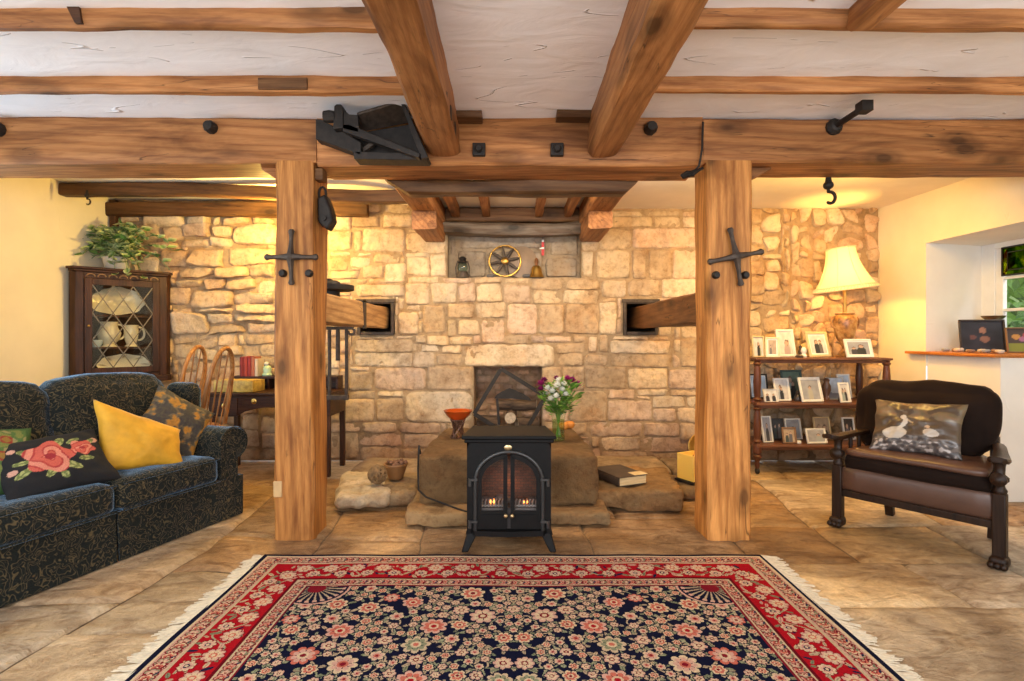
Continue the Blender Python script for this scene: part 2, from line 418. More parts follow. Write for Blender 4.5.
def damp(x, z, c):
    """brown damp at the foot of the wall, uneven along its length"""
    k = max(0, min(1, (.42 + .22 * nz(x * 1.6, 3, 1) + .12 * nz(x * 5, z * 5, 7) - z) / .3))
    return (c[0] * (1 - .42 * k), c[1] * (1 - .5 * k), c[2] * (1 - .52 * k))
def stone_colour(x, z):
    b = rng.choice([(.60, .455, .29), (.64, .49, .33), (.55, .40, .25), (.60, .44, .31), (.66, .53, .37), (.52, .38, .24)])
    f = rng.uniform(.86, 1.12); return tuple(k * f for k in b)
for line in ST.replace('\n', '|').split('|'):
    a, b, c, d = map(float, line.split())
    x0, z1 = px_wall(a, b); x1, z0 = px_wall(c, d)
    left = x0 < -2.1
    g = -.003
    col = stone_colour(x0, z0)
    if left: h = rng.uniform(.026, .066)
    else: h = rng.uniform(.010, .024)
    stone(wall, x0 + g, x1 - g, z0 + g, z1 - g, YW, h, col, rng, .022 if left else .008, rng.uniform(4, 8) if left else None, tone=damp)
    take(x0, x1, z0, z1)
# the rest of the wall: coursed rubble fitted into whatever is still free
iz = 0
H_, W_ = occ.shape
while iz < 240:
    ix = 0
    while ix < int(GX * 100):
        if occ[iz, ix]: ix += 1; continue
        x_m = XL + ix / 100
        mw = rng.randint(18, 46); mh = rng.randint(9, 19)
        if x_m > 1.9: mw = rng.randint(12, 40); mh = rng.randint(7, 19)
        w = 0
        while w < mw and ix + w < W_ - 1 and not occ[iz, ix + w]: w += 1
        h = 0
        while h < mh and iz + h < 238 and not occ[iz + h, ix:ix + w].any(): h += 1
        h = max(h, 1); occ[iz:iz + h, ix:ix + w] = True
        if w >= 3 and h >= 3:
            x0, z0 = x_m + .001, iz / 100 + .001
            rough_side = x_m > 1.9 or x_m < -2.1
            stone(wall, x0, x0 + w / 100 - .002, z0, z0 + h / 100 - .002, YW, rng.uniform(.010, .04) if rough_side else rng.uniform(.008, .022),
                  stone_colour(x0, z0), rng, .030 if x_m > 1.9 else .016 if rough_side else .009, rng.uniform(3, 6) if x_m > 1.9 else None, tone=damp)
        ix += w
    iz += 1
# pointing between the stones, with the openings left out
def mortar(x0, x1, z0, z1, Y, holes, step=.035, amp=.006, col=(.40, .29, .175)):
    xs = sorted(set([round(v, 4) for v in np.arange(x0, x1, step)] + [x1] + [h[i] for h in holes for i in (0, 1) if x0 < h[i] < x1]))
    zs = sorted(set([round(v, 4) for v in np.arange(z0, z1, step)] + [z1] + [h[i] for h in holes for i in (2, 3) if z0 < h[i] < z1]))
    idx = {}; vs = []; cs = []
    for j, z in enumerate(zs):
        for i, x in enumerate(xs):
            idx[i, j] = len(vs); vs.append((x, Y - amp * nz(x * 14, z * 14, 2) - amp * .5, z)); s = 1 + .2 * nz(x * 6, z * 6, 8)
            cs.append(damp(x, z, tuple(k * s for k in col)))
    fs = []
    for j in range(len(zs) - 1):
        for i in range(len(xs) - 1):
            cx, cz = (xs[i] + xs[i + 1]) / 2, (zs[j] + zs[j + 1]) / 2
            if any(h[0] < cx < h[1] and h[2] < cz < h[3] for h in holes): continue
            fs.append((idx[i, j], idx[i + 1, j], idx[i + 1, j + 1], idx[i, j + 1]))
    wall.add(vs, fs, cs)
mortar(XL, XR, 0, 2.42, YW, HOLES)
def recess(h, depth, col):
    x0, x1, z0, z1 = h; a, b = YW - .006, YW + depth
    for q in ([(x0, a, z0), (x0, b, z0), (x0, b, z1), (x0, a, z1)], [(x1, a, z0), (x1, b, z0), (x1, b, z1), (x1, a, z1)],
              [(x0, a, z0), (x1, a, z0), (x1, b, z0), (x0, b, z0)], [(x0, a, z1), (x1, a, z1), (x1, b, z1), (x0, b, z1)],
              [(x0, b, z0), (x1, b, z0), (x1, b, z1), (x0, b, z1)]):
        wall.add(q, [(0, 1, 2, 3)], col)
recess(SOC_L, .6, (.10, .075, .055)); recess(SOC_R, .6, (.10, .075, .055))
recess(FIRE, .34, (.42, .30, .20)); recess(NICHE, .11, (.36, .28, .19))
def fill(x0, x1, z0, z1, Y, cw, ch, base, h=(.006, .014), wob=.005):
    z = z0; k = 0
    while z < z1 - .03:
        hh = min(ch * rng.uniform(.8, 1.2), z1 - z); x = x0 - (cw * .4 if k % 2 else 0)
        while x < x1 - .02:
            ww = cw * rng.uniform(.75, 1.3); a, b = max(x, x0), min(x + ww, x1)
            f = rng.uniform(.75, 1.2)
            if b - a > .03: stone(wall, a + .004, b - .004, z + .004, z + hh - .004, Y, rng.uniform(*h), tuple(c * f for c in base), rng, wob)
            x += ww
        z += hh; k += 1
fill(FIRE[0], FIRE[1], FIRE[2] + .005, FIRE[3], YW + .34, .15, .068, (.58, .40, .29))          # brick back of the hearth opening
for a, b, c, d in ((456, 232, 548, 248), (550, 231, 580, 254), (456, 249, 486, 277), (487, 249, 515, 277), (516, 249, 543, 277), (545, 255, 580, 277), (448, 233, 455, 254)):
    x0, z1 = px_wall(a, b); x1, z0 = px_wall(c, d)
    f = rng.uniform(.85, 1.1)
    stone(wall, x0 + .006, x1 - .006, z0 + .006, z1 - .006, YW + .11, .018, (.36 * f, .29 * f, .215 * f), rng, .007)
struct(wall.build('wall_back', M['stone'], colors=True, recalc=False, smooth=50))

# ---- plastered side walls
w = MB()
P = []
for i in range(12):
    y = -1.1 + (YW + .05 + 1.1) * i / 11
    P.append([(XL + .012 * nz(y * 1.3, z * 1.3, 5), y, z) for z in [k * 2.6 / 8 for k in range(9)]])
w.grid(P); struct(w.build('wall_left', M['cream'], recalc=False))
# right wall: full height beside the chimney wall, then a deep window recess above a half-height wall
RY, RN, HEAD, SILL = 4.376, 2.3, 1.895, 1.02
w = MB()
w.add([(XR, RY, 0), (XR, YW + .05, 0), (XR, YW + .05, 2.6), (XR, RY, 2.6)], [(0, 1, 2, 3)])
w.add([(XR, RN, HEAD), (XR, RY, HEAD), (XR, RY, 2.6), (XR, RN, 2.6)], [(0, 1, 2, 3)])
w.add([(XR, -1.1, 0), (XR, RN, 0), (XR, RN, 2.6), (XR, -1.1, 2.6)], [(0, 1, 2, 3)])
struct(w.build('wall_right', M['cream'], recalc=False))
w = MB()
w.add([(XR + .01, RY, 0), (XR + .01, RY, 1.0), (XR + .01, 3.72, 1.0), (XR + .01, 3.72, 0)], [(0, 1, 2, 3)])
w.add([(XR + .01, 3.72, 0), (XR + .01, 3.72, 1.0), (4.15, 3.72, 1.0), (4.15, 3.72, 0)], [(0, 1, 2, 3)])
w.add([(XR, RY, 0.9), (3.97, 4.53, 0.9), (3.97, 4.53, HEAD), (XR, RY, HEAD)], [(0, 1, 2, 3)])           # splayed reveal
w.add([(XR, RY, HEAD), (3.97, 4.53, HEAD), (4.15, RN, HEAD), (XR, RN, HEAD)], [(0, 1, 2, 3)])           # soffit
w.add([(XR, RN, 0), (4.15, RN, 0), (4.15, RN, HEAD), (XR, RN, HEAD)], [(0, 1, 2, 3)])
w.add([(3.97, 3.72, 0), (3.97, RN, 0), (3.97, RN, 1.02), (3.97, 3.72, 1.02)], [(0, 1, 2, 3)])
w.add([(3.97, 4.53, 0.9), (3.97, 3.72, 0.9), (3.97, 3.72, 1.02), (3.97, 4.53, 1.02)], [(0, 1, 2, 3)])
struct(w.build('wall_recess', M['offwhite'], recalc=False))
# window of white timber with stained glass hung in its top pane
mw_ = plain('white_gloss_paint', (.82, .82, .80), .35, 0, .03)
fr = MB()
fr.box(3.93, 3.99, 4.40, 4.53, SILL, HEAD); fr.box(3.93, 3.99, RN, 4.40, SILL, SILL + .05); fr.box(3.93, 3.99, RN, 4.40, HEAD - .045, HEAD)
fr.box(3.94, 3.975, 4.335, 4.40, SILL + .05, HEAD - .045)
fr.box(3.94, 3.975, 3.86, 3.93, SILL + .05, HEAD - .045); fr.box(3.93, 3.99, 3.25, 3.33, SILL + .05, HEAD - .045)
for z in (1.35, 1.607): fr.box(3.945, 3.97, RN, 4.34, z - .012, z + .012)
for y in (4.10, 3.60, 2.9): fr.box(3.945, 3.97, y - .011, y + .011, SILL + .05, HEAD - .045)
win = struct(fr.build('window_1', mw_, bev=.004))
g = MB(); g.box(3.953, 3.957, RN, 4.335, SILL + .05, HEAD - .045); g.build('window_pane', M['glass'], win)
st = NT('stained_glass'); vor = st.n('TexVoronoi', Vector=st.mapped((1, 14, 14)), Scale=1.0)
stc = st.ramp(vor.outputs['Color'], [(.2, (.75, .62, .05)), (.5, (.28, .42, .04)), (.8, (.20, .08, .02))])
st.t.nodes.remove(st.b); tb = st.n('BsdfTransparent'); st.link(stc, tb.inputs[0]); st.link(tb.outputs[0], st.out.inputs['Surface'])
sg = MB(); sg.box(3.925, 3.931, 4.06, 4.325, 1.625, 1.845)
o = single(sg.build('stained_glass_panel', st.m), 'small green and amber stained glass panel hung in the top window pane', 'stained glass')
ld = MB()
for y in (4.06, 4.325): ld.box(3.922, 3.934, y - .006, y + .006, 1.62, 1.85)
for z in (1.625, 1.845): ld.box(3.922, 3.934, 4.06, 4.325, z - .006, z + .006)
ld.box(3.923, 3.933, 4.10, 4.28, 1.66, 1.668); ld.box(3.923, 3.933, 4.10, 4.28, 1.80, 1.808); ld.box(3.923, 3.933, 4.10, 4.107, 1.66, 1.80); ld.box(3.923, 3.933, 4.273, 4.28, 1.66, 1.80)
ld.build('lead_frame', M['iron'], o)
s_ = MB(); s_.rbox((3.63, 4.13, 1.005), (.64, .86, .03), .012, 4)
struct(s_.build('trim_1', M['sill']))
# greenery beyond the window
lf = MB(); rg = random.Random(5)
for k in range(6000):
    p = Vector((5.3 + rg.uniform(0, 1.6), rg.uniform(1.9, 6.6), rg.uniform(-.1, 3.2))); a = rg.uniform(.05, .11)
    d1 = Vector((rg.gauss(0, 1), rg.gauss(0, 1), rg.gauss(0, 1))).normalized(); d2 = d1.cross(Vector((rg.gauss(0, 1), 1, rg.gauss(0, 1)))).normalized()
    c = rg.choice([(.16, .34, .04), (.25, .46, .07), (.08, .19, .03), (.36, .55, .12)])
    lf.add([p - d1 * a, p + d2 * a * .5, p + d1 * a, p - d2 * a * .5], [(0, 1, 2, 3)], c)
for k in range(5): lf.rbox((7.0, 2.2 + k * 1.2, 1.5 + .2 * (k % 2)), (1.0, 1.7, 3.8), .5, 8, .16, 2.5, k); lf.c[-len(lf.v) + 6000 * 4:] = [(.15 + .08 * nz(v[1] * 5, v[2] * 5, 1), .30 + .14 * nz(v[1] * 5, v[2] * 5, 1), .05) for v in lf.v[6000 * 4:]]
hedge = single(lf.build('garden_hedge', vcol_mat('hedge_leaves', .5, bump=0), colors=True, recalc=False, smooth=0), 'leafy green hedge growing outside the recessed window', 'hedge')
for p_ in ([(5.8, 3.2, -.1), (5.82, 3.25, 1.2), (5.78, 3.2, 2.4)], [(5.75, 4.9, -.1), (5.8, 4.8, 1.4), (5.75, 4.9, 2.6)]): MB().tube(p_, [.07, .05, .03]).build('branch', M['shaft_dark'], hedge)
gd = MB(); gd.box(4.2, 7.5, 1.5, 7.5, -.15, -.1); struct(gd.build('ground_outside', plain('lawn_green', (.10, .2, .04), .9)))

# made-up window frame around the added blue fill light on the left wall
lw = MB(); LWX = XL + .015
for y0, y1, z0, z1 in ((2.24, 2.30, .72, 1.82), (3.60, 3.66, .72, 1.82), (2.30, 3.60, .72, .80), (2.30, 3.60, 1.76, 1.82), (2.93, 2.97, .80, 1.76)): lw.box(LWX, LWX + .06, y0, y1, z0, z1)
struct(lw.build('fill_light_frame', mw_, bev=.004))
# ---- ceilings
c_ = MB()
for x0, x1 in ((XL, -.38), (-.38, .51), (.51, 4.2)):
    P = [[(x, y, ZC + .003 + .008 * nz(x * 1.8, y * 1.8, 4) + .004 * nz(x * 7, y * 7, 9)) for x in np.linspace(x0, x1, int((x1 - x0) / .06))] for y in np.linspace(-1.1, 3.34, 74)]
    c_.grid(P)
struct(c_.build('ceiling', M['white'], recalc=False))
def zrear(x):
    t = max(0, min(1, (x + 1.4) / .8)); return 2.385 - .08 * t * t * (3 - 2 * t)
c_ = MB(); P = [[(x, y, zrear(x) + .006 * nz(x * 2, y * 2, 1)) for x in np.linspace(XL, XR + .05, 80)] for y in np.linspace(3.346, YW + .0, 22)]
c_.grid(P); struct(c_.build('ceiling_rear', M['rear_white'], recalc=False))

# ---- stone flag floor
def floor_material():
    t = NT('worn_flagstones')
    n1 = t.noise(t.tc(), 1.3, 6, .62, 1.2); n2 = t.noise(t.mapped((2.6, 6, 4), loc=(3, 1, 0)), 1.7, 8, .68, 1.0); n3 = t.noise(t.tc(), 30, 6, .7)
    col = t.mix(.9, t.attr(), t.ramp(n1, [(.30, (.42, .33, .25)), (.48, (.90, .85, .78)), (.68, (1.75, 1.78, 1.75))]), 'MULTIPLY')
    col = t.mix(.75, col, t.ramp(n2, [(.34, (.42, .31, .22)), (.5, 1.0), (.68, (1.25, 1.25, 1.2))]), 'MULTIPLY')
    col = t.mix(.55, col, t.ramp(n3, [(.3, (.55, .48, .42)), (.6, 1.1)]), 'MULTIPLY')
    n5 = t.noise(t.tc(), .9, 4, .6, .6); col = t.mix(t.ramp(n5, [(.5, 0), (.66, .8)]), col, t.mix(1.0, col, (1.08, .92, .58), 'MULTIPLY'))
    t.base(col); t.set(Roughness=t.ramp(n2, [(.3, .58), (.7, .36)]), Specular_IOR_Level=.42)
    nn = t.bump(n2, .9, .03); t.bump(n3, .9, .010, nn); return t.m
M['floor'] = floor_material()
fl = MB(); rg = random.Random(23)
FC = [(.42, .285, .165), (.53, .41, .28), (.36, .23, .12), (.48, .355, .23), (.38, .27, .17), (.45, .31, .165), (.55, .44, .31)]
fl.add([(XL - .1, -1.2, -.018), (4.3, -1.2, -.018), (4.3, YW + .6, -.018), (XL - .1, YW + .6, -.018)], [(0, 1, 2, 3)], (.20, .14, .09))
flags = []
def split(x0, x1, y0, y1, d=0):
    w, h = x1 - x0, y1 - y0
    lim = rg.uniform(.75, 1.25)
    if max(w, h) < lim or (max(w, h) < 1.5 and d > 3 and rg.random() < .2): flags.append((x0, x1, y0, y1)); return
    f = rg.uniform(.36, .64)
    if w * .8 > h: m = x0 + w * f; split(x0, m, y0, y1, d + 1); split(m, x1, y0, y1, d + 1)
    else: m = y0 + h * f; split(x0, x1, y0, m, d + 1); split(x0, x1, m, y1, d + 1)
split(XL - .1, 4.3, -1.2, YW + .1)
def warp(x, y):
    """lean and wander shared by neighbouring flags, so their joints stay parallel"""
    return (x + .16 * nz(x * .5, y * .5, 2.2) + .10 * y * .35 - .10 + .022 * nz(x * 4, y * 4, 6), y + .16 * nz(x * .5 + 20, y * .5, 4.1) + .020 * nz(x * 4 + 9, y * 4, 1))
for (x0, x1, y0, y1) in flags:
    wd, d = x1 - x0, y1 - y0; col = rg.choice(FC); f = rg.uniform(.85, 1.2)
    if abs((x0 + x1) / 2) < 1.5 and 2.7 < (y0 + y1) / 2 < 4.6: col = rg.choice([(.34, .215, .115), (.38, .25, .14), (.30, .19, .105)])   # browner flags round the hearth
    elif (y0 + y1) / 2 < 2.9: col = rg.choice([(.52, .42, .31), (.56, .465, .35), (.48, .37, .25), (.53, .41, .27)])   # paler flags by the rug, window light put into their colour
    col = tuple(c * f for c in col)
    nx, ny = max(6, int(wd / .045)), max(6, int(d / .045)); P, cols = [], []; sd = rg.uniform(0, 50); lift = rg.uniform(-.004, .001); tx, ty = rg.uniform(-.003, .003), rg.uniform(-.003, .003)
    for j in range(ny + 1):
        row = []
        for i in range(nx + 1):
            u, v = i / nx, j / ny
            u2 = .5 + math.copysign((1 - (1 - abs(2 * u - 1)) ** 1.4) / 2, u - .5); v2 = .5 + math.copysign((1 - (1 - abs(2 * v - 1)) ** 1.4) / 2, v - .5)
            px, py = warp(x0 + .003 + u2 * (wd - .006), y0 + .003 + v2 * (d - .006))
            e = min(1, min(u2 * wd, (1 - u2) * wd, v2 * d, (1 - v2) * d) / .014)
            z = -.016 + .014 * (1 - (1 - e) ** 2) + lift + tx * (u2 - .5) + ty * (v2 - .5) + .004 * mnoise.noise(Vector((px * 2.6, py * 2.6, sd))) + .002 * mnoise.noise(Vector((px * 9, py * 9, sd)))
            row.append((px, py, min(z, .003))); s = 1 + .18 * mnoise.noise(Vector((px * 2.2, py * 2.2, sd)))
            cols.append(tuple(c * s for c in col))
        P.append(row)
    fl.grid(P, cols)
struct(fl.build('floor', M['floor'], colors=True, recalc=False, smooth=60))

# ------------------------------------------------------------------ timbers
def timber(b, axis, seed, wane=.014, rough=.006, step=.09):
    """hand-hewn beam filling the box b = x0 x1 y0 y1 z0 z1, grain along axis"""
    mb = MB(); ax = 'XYZ'.index(axis); oth = [k for k in range(3) if k != ax]
    lo = [b[0], b[2], b[4]]; hi = [b[1], b[3], b[5]]
    L = hi[ax] - lo[ax]; n = max(4, int(L / step)); w = hi[oth[0]] - lo[oth[0]]; h = hi[oth[1]] - lo[oth[1]]
    cross = []
    k = 4
    def side(p, q):
        for i in range(k): cross.append((p[0] + (q[0] - p[0]) * i / k, p[1] + (q[1] - p[1]) * i / k))
    c = min(wane, w / 3, h / 3)
    cs = [(c, 0), (w - c, 0), (w, c), (w, h - c), (w - c, h), (c, h), (0, h - c), (0, c)]
    for i in range(8): side(cs[i], cs[(i + 1) % 8]) if i % 2 == 0 else cross.append(cs[i])
    P = []
    for i in range(n + 1):
        row = []
        for (a, d) in cross:
            p = [0, 0, 0]; p[ax] = lo[ax] + L * i / n; p[oth[0]] = lo[oth[0]] + a; p[oth[1]] = lo[oth[1]] + d
            t = p[ax] * 2.2
            q = Vector((t * .6 + seed, a * 9 + seed * 3, d * 9)); e = Vector((t * 2.4 + seed, a * 4, d * 4 + seed))
            corner = 1.6 if min(a, w - a) + min(d, h - d) < c * 1.2 else 1
            for o_ in oth: p[o_] += rough * corner * (mnoise.noise(q + Vector((o_ * 17, 0, 0))) + .5 * mnoise.noise(e + Vector((0, o_ * 11, 0))))
            row.append(tuple(p))
        P.append(row)
    m = len(cross); nb = len(mb.v)
    mb.grid(P, close=True); mb.add(P[0], [tuple(range(m))[::-1]]); mb.add(P[-1], [tuple(range(m))])
    return mb
def beam(name, b, axis, mat, label, cat, seed=1, group=None, **kw):
    o = timber(b, axis, seed, **kw).build(name, M[mat], smooth=40)
    return single(o, label, cat, group)

def iron_star(parent, c, arm, tilt):
    """forged four-armed tie plate on a post face"""
    mb = MB(); c = Vector(c); T = Matrix.Translation(c) @ Matrix.Rotation(tilt, 4, 'Y')
    for k in range(4):
        a = k * PI / 2; d = Vector((math.cos(a), 0, math.sin(a))); L = arm * (1.0 if k % 2 else .95)
        pts = [T @ (d * L * t + Vector((0, -.014 - .018 * (1 - t) ** 2, 0))) for t in (0, .2, .4, .6, .8, .93, 1)]
        mb.tube(pts, [.026, .018, .014, .012, .013, .019, .012], 6)
    mb.ball(c + Vector((0, -.034, 0)), .026, 6, (1, .8, 1))
    mb.build('tie_plate', M['iron_brown'], parent, smooth=50)
def coach_bolt(parent, c, r=.022, d=.03):
    mb = MB(); mb.lathe([(r, 0), (r, d * .6), (r * .7, d)], 10, Matrix.Translation(c) @ Matrix.Rotation(R(90), 4, 'X'))
    mb.build('bolt', M['iron'], parent, smooth=30)

pl = beam('timber_post', (-1.335, -1.12, 3.03, 3.28, -.01, 2.13), 'Z', 'oakZ', 'massive oak post standing beside the sofa, square notch cut near its foot', 'post', 3, rough=.008)
iron_star(pl, (-1.228, 3.02, 1.583), .155, 0)
for x in (-1.282, -1.135): coach_bolt(pl, (x, 3.03, 1.495))
nt = MB(); nt.box(-1.338, -1.29, 3.024, 3.045, .24, .33); nt.build('notch', plain('old_cut_wood', (.55, .36, .17), .8), pl, bev=.004)
pr = beam('timber_post', (1.10, 1.347, 3.03, 3.255, -.01, 2.13), 'Z', 'oakZ', 'massive oak post between the raised hearth and the shelves of photographs', 'post', 8, rough=.008)
iron_star(pr, (1.245, 3.02, 1.585), .165, R(-11))
for x in (1.14, 1.305): coach_bolt(pr, (x, 3.03, 1.485))

bl = beam('main_beam', (XL, -1.10, 3.03, 3.34, 2.115, 2.375), 'X', 'oakX', 'long oak beam across the ceiling over the sofa, from left wall to post', 'beam', 2)
coach_bolt(bl, (-1.683, 3.03, 2.31), .035, .05); coach_bolt(bl, (-2.875, 3.03, 2.30), .04, .05)
bm_ = beam('main_beam', (-1.098, 1.072, 3.035, 3.345, 2.105, 2.39), 'X', 'oakX', 'middle oak beam over the stove with two square bolt plates on its face', 'beam', 5, rough=.009)
for x in (-.185, .252):
    mb = MB(); mb.box(x - .036, x + .036, 3.005, 3.04, 2.15, 2.222); mb.build('bolt_plate', M['iron'], bm_, bev=.005)
    coach_bolt(bm_, (x, 3.006, 2.186), .022, .025)
coach_bolt(bm_, (.775, 3.035, 2.305), .036, .06)
br = beam('main_beam', (1.074, XR + .02, 3.03, 3.33, 2.12, 2.365), 'X', 'oakX', 'long oak beam over the armchair, from post to right wall', 'beam', 9)
mb = MB(); mb.lathe([(.045, 0), (.045, .02), (.03, .04), (.016, .045), (.016, .26)], 12, Matrix.Translation((1.80, 3.03, 2.313)) @ Matrix.Rotation(R(90), 4, 'X'))
mb.box(1.772, 1.828, 2.73, 2.79, 2.288, 2.34); mb.build('long_bolt', M['iron'], br, smooth=30)

beam('ceiling_beam', (-.462, -.297, -.6, 3.06, 2.15, 2.42), 'Y', 'oakY', 'thick oak beam running overhead towards the stove, the one with the black bracket', 'beam', 4, wane=.022, rough=.010)
beam('ceiling_beam', (.43, .605, -.6, 3.06, 2.15, 2.42), 'Y', 'oakY', 'thick oak beam running overhead towards the stove, the one without a bracket', 'beam', 12, wane=.022, rough=.010)
for y_ in (2.40, 2.58, 2.78):
    mb = MB(); mb.box(-.301, -.292, y_, y_ + .045, 2.19, 2.25); mb.build('peg_hole', M['iron'], bpy.data.objects['ceiling_beam'])
JG = 'ceiling joists'
for x0, x1, y0, dz, dk, lab, sd in ((XL, -.44, 2.015, 0, 'oakX', 'front brown ceiling joist above the sofa, farther from the main beam', 21), (XL, -.44, 2.55, 0, 'oakX', 'slim brown ceiling joist above the sofa, next to the main beam', 22),
                     (.58, 3.4, 2.015, .0, 'oakX', 'front brown ceiling joist above the armchair, meeting a short cross joist', 23), (.58, 3.4, 2.55, .0, 'oakX', 'slim brown ceiling joist above the armchair, next to the main beam', 24)):
    beam('ceiling_joist', (x0, x1, y0, y0 + .05, 2.303 + dz, 2.42), 'X', dk, lab, 'joist', sd, JG, rough=.007, wane=.01)
beam('ceiling_joist', (1.255, 1.36, -.6, 2.02, 2.29, 2.42), 'Y', 'oakY', 'short joist running out from the front joist above the armchair', 'joist', 25, JG)
jl = [o for o in C.objects if o.name.startswith('ceiling_joist')]
mb = MB(); mb.box(-1.197, -.965, 2.541, 2.553, 2.308, 2.362); mb.build('sawn_notch', M['oak_darkX'], jl[1], bev=.003)
mb = MB(); mb.add([(-1.655, 2.006, 2.37), (-1.61, 2.006, 2.37), (-1.60, 2.006, 2.31), (-1.625, 2.006, 2.31), (-1.655, 2.02, 2.37), (-1.61, 2.02, 2.37), (-1.60, 2.02, 2.31), (-1.625, 2.02, 2.31)], [(0, 1, 2, 3), (7, 6, 5, 4), (0, 4, 5, 1), (1, 5, 6, 2), (2, 6, 7, 3), (3, 7, 4, 0)]); mb.build('sawn_notch', M['brown_timber'], jl[0])
beam('beam_stub', (-.33, -.165, 2.93, 3.04, 2.335, 2.42), 'X', 'oak_darkX', 'short dark joist stub on the middle beam beside the bracket side ceiling beam', 'timber', 31)
beam('beam_stub', (.245, .46, 2.93, 3.04, 2.335, 2.42), 'X', 'oak_darkX', 'short dark joist stub on the middle beam, farther from the black bracket', 'timber', 32)
for x0, x1, lab in ((-1.45, -1.335, 'small oak knee wedge beneath the beam behind the sofa side post'), (1.347, 1.50, 'small oak knee wedge beneath the beam behind the armchair side post')):
    mb = MB(); pts = [(x0, 2.12), (x1, 2.12), (x1, 2.11), (x0, 2.03)] if x0 > 0 else [(x0, 2.12), (x1, 2.12), (x1, 2.03), (x0, 2.11)]
    mb.plate(pts, 3.12, 3.24); single(mb.build('knee_brace', M['oakX'], bev=.006), lab, 'brace')
mb = MB(); mb.box(-1.12, -1.072, 3.06, 3.13, 2.03, 2.098, None); single(mb.build('oak_peg', M['oak_darkX'], bev=.006), 'stub of an oak peg at the head of the sofa side post', 'peg')

# low lintel behind the beam and the timbers that run back to the chimney wall
mb = timber((-.80, .80, 3.35, 3.47, 2.03, 2.125), 'X', 41, .016, .008)
vs = []
for (x, y, z) in mb.v:
    k = (2.125 - z) / .095; x2 = max(-.80 + .16 * k, min(.80 - .10 * k, x)) if abs(x) > .6 else x
    vs.append((x2, y, z))
mb.v = vs
single(mb.build('lintel_timber', M['oak_darkX'], smooth=40), 'dark hewn lintel timber hung close under the middle beam', 'beam')
beam('bearer_timber', (-.80, -.60, 3.47, 4.93, 2.14, 2.30), 'Y', 'oakY', 'oak bearer running back to the chimney wall behind the lintel, lantern side', 'beam', 42)
beam('bearer_timber', (.60, .80, 3.47, 4.93, 2.14, 2.30), 'Y', 'oakY', 'oak bearer running back to the chimney wall behind the lintel, bell side', 'beam', 43)
beam('corbel_block', (-.80, -.605, 4.30, 4.92, 1.995, 2.14), 'Y', 'oakY', 'sawn oak block under the bearer above the lantern', 'timber block', 44)
beam('corbel_block', (.61, .80, 4.30, 4.92, 2.0, 2.14), 'Y', 'oakY', 'sawn oak block under the bearer above the bell', 'timber block', 45)
for x0, lab in ((-.535, 'thin rafter beside the bearer on the lantern side'), (-.26, 'thin rafter above the brass wheel'), (.205, 'thin rafter above the brass bell'), (.47, 'thin rafter beside the bearer on the bell side')):
    beam('thin_rafter', (x0, x0 + .065, 3.47, 4.86, 2.205, 2.31), 'Y', 'oakY', lab, 'rafter', 46 + x0, 'rafters behind the lintel', rough=.004, wane=.006)
beam('wall_plate', (-.60, .60, 4.84, 4.94, 2.17, 2.30), 'X', 'oak_darkX', 'short brown wall plate between the two bearers', 'beam', 50)
mb = timber((-.62, .74, 4.78, 5.02, 2.07, 2.17), 'X', 51, .03, .014); mb.v = [(x, y, z - .022 * (1 - ((x - .06) / .7) ** 2)) for x, y, z in mb.v]
gw = wood('grey_weathered_oak', (.07, .055, .042), (.27, .22, .17), 'X')
single(mb.build('niche_lintel', gw, smooth=40), 'grey weathered lintel log over the stone niche', 'lintel')
# rear joists on the left
mb = timber((XL, -.84, 4.33, 4.42, 2.275, 2.376), 'X', 52, .01, .005); mb.v = [(x, y, z - .06 * max(0, min(1, (x + 2.6) / 1.4))) for x, y, z in mb.v]
single(mb.build('rear_joist', M['oak_darkX'], smooth=40), 'dark joist under the rear ceiling, passing behind the sofa side post', 'joist')
beam('wall_plate', (XL, -1.30, 4.83, 4.915, 2.218, 2.345), 'X', 'oak_darkX', 'dark wall plate along the top of the stone wall above the desk', 'beam', 53)
beam('corner_post', (-3.63, -3.575, 4.86, 4.92, 1.715, 2.37), 'Z', 'brown_timber', 'thin dark upright in the corner above the corner cupboard', 'post', 54, rough=.003, wane=.006)
# ------------------------------------------------------------------ ironwork and shafts
br = thing('iron_bracket', 'large black cast iron bracket fixed where ceiling beam meets middle beam', 'bracket', (-.5, 3.0, 2.13))
def L(px, py, Y): p = at(px, py, Y); return (p.x + .5, p.z - 2.13)
def plate_px(name, pts, Y, d, mat='iron', bev=.004):
    q = [L(x, y, Y) for x, y in pts]; mb = MB(); mb.plate(q, Y - 3.0, Y - 3.0 + d); return mb.build(name, M[mat], br, bev=bev)
plate_px('back_web', [(352, 134), (410, 124), (426, 157), (354, 158)], 3.0, .012)
mb = MB()
a, b, c, d = L(357, 115, 2.86), L(400.5, 102, 2.86), L(412, 122.5, 2.99), L(358, 133, 2.99)
mb.add([(a[0], -.14, a[1]), (b[0], -.14, b[1]), (c[0], -.01, c[1]), (d[0], -.01, d[1]), (a[0], -.14, a[1] + .015), (b[0], -.14, b[1] + .015), (c[0], -.01, c[1] + .015), (d[0], -.01, d[1] + .015)],
       [(0, 1, 2, 3), (7, 6, 5, 4), (0, 4, 5, 1), (1, 5, 6, 2), (2, 6, 7, 3), (3, 7, 4, 0)]); mb.build('top_flange', M['iron_brown'], br, bev=.004)
plate_px('arm_neck', [(342, 108), (349, 114), (358, 115), (359, 133), (343, 129)], 2.84, .03)
plate_px('side_flange', [(400, 101), (404, 101), (428, 157), (421, 159)], 2.86, .13)
plate_px('foot_bar', [(353, 151), (421, 153), (428, 157), (427, 160), (354, 159)], 2.88, .11)
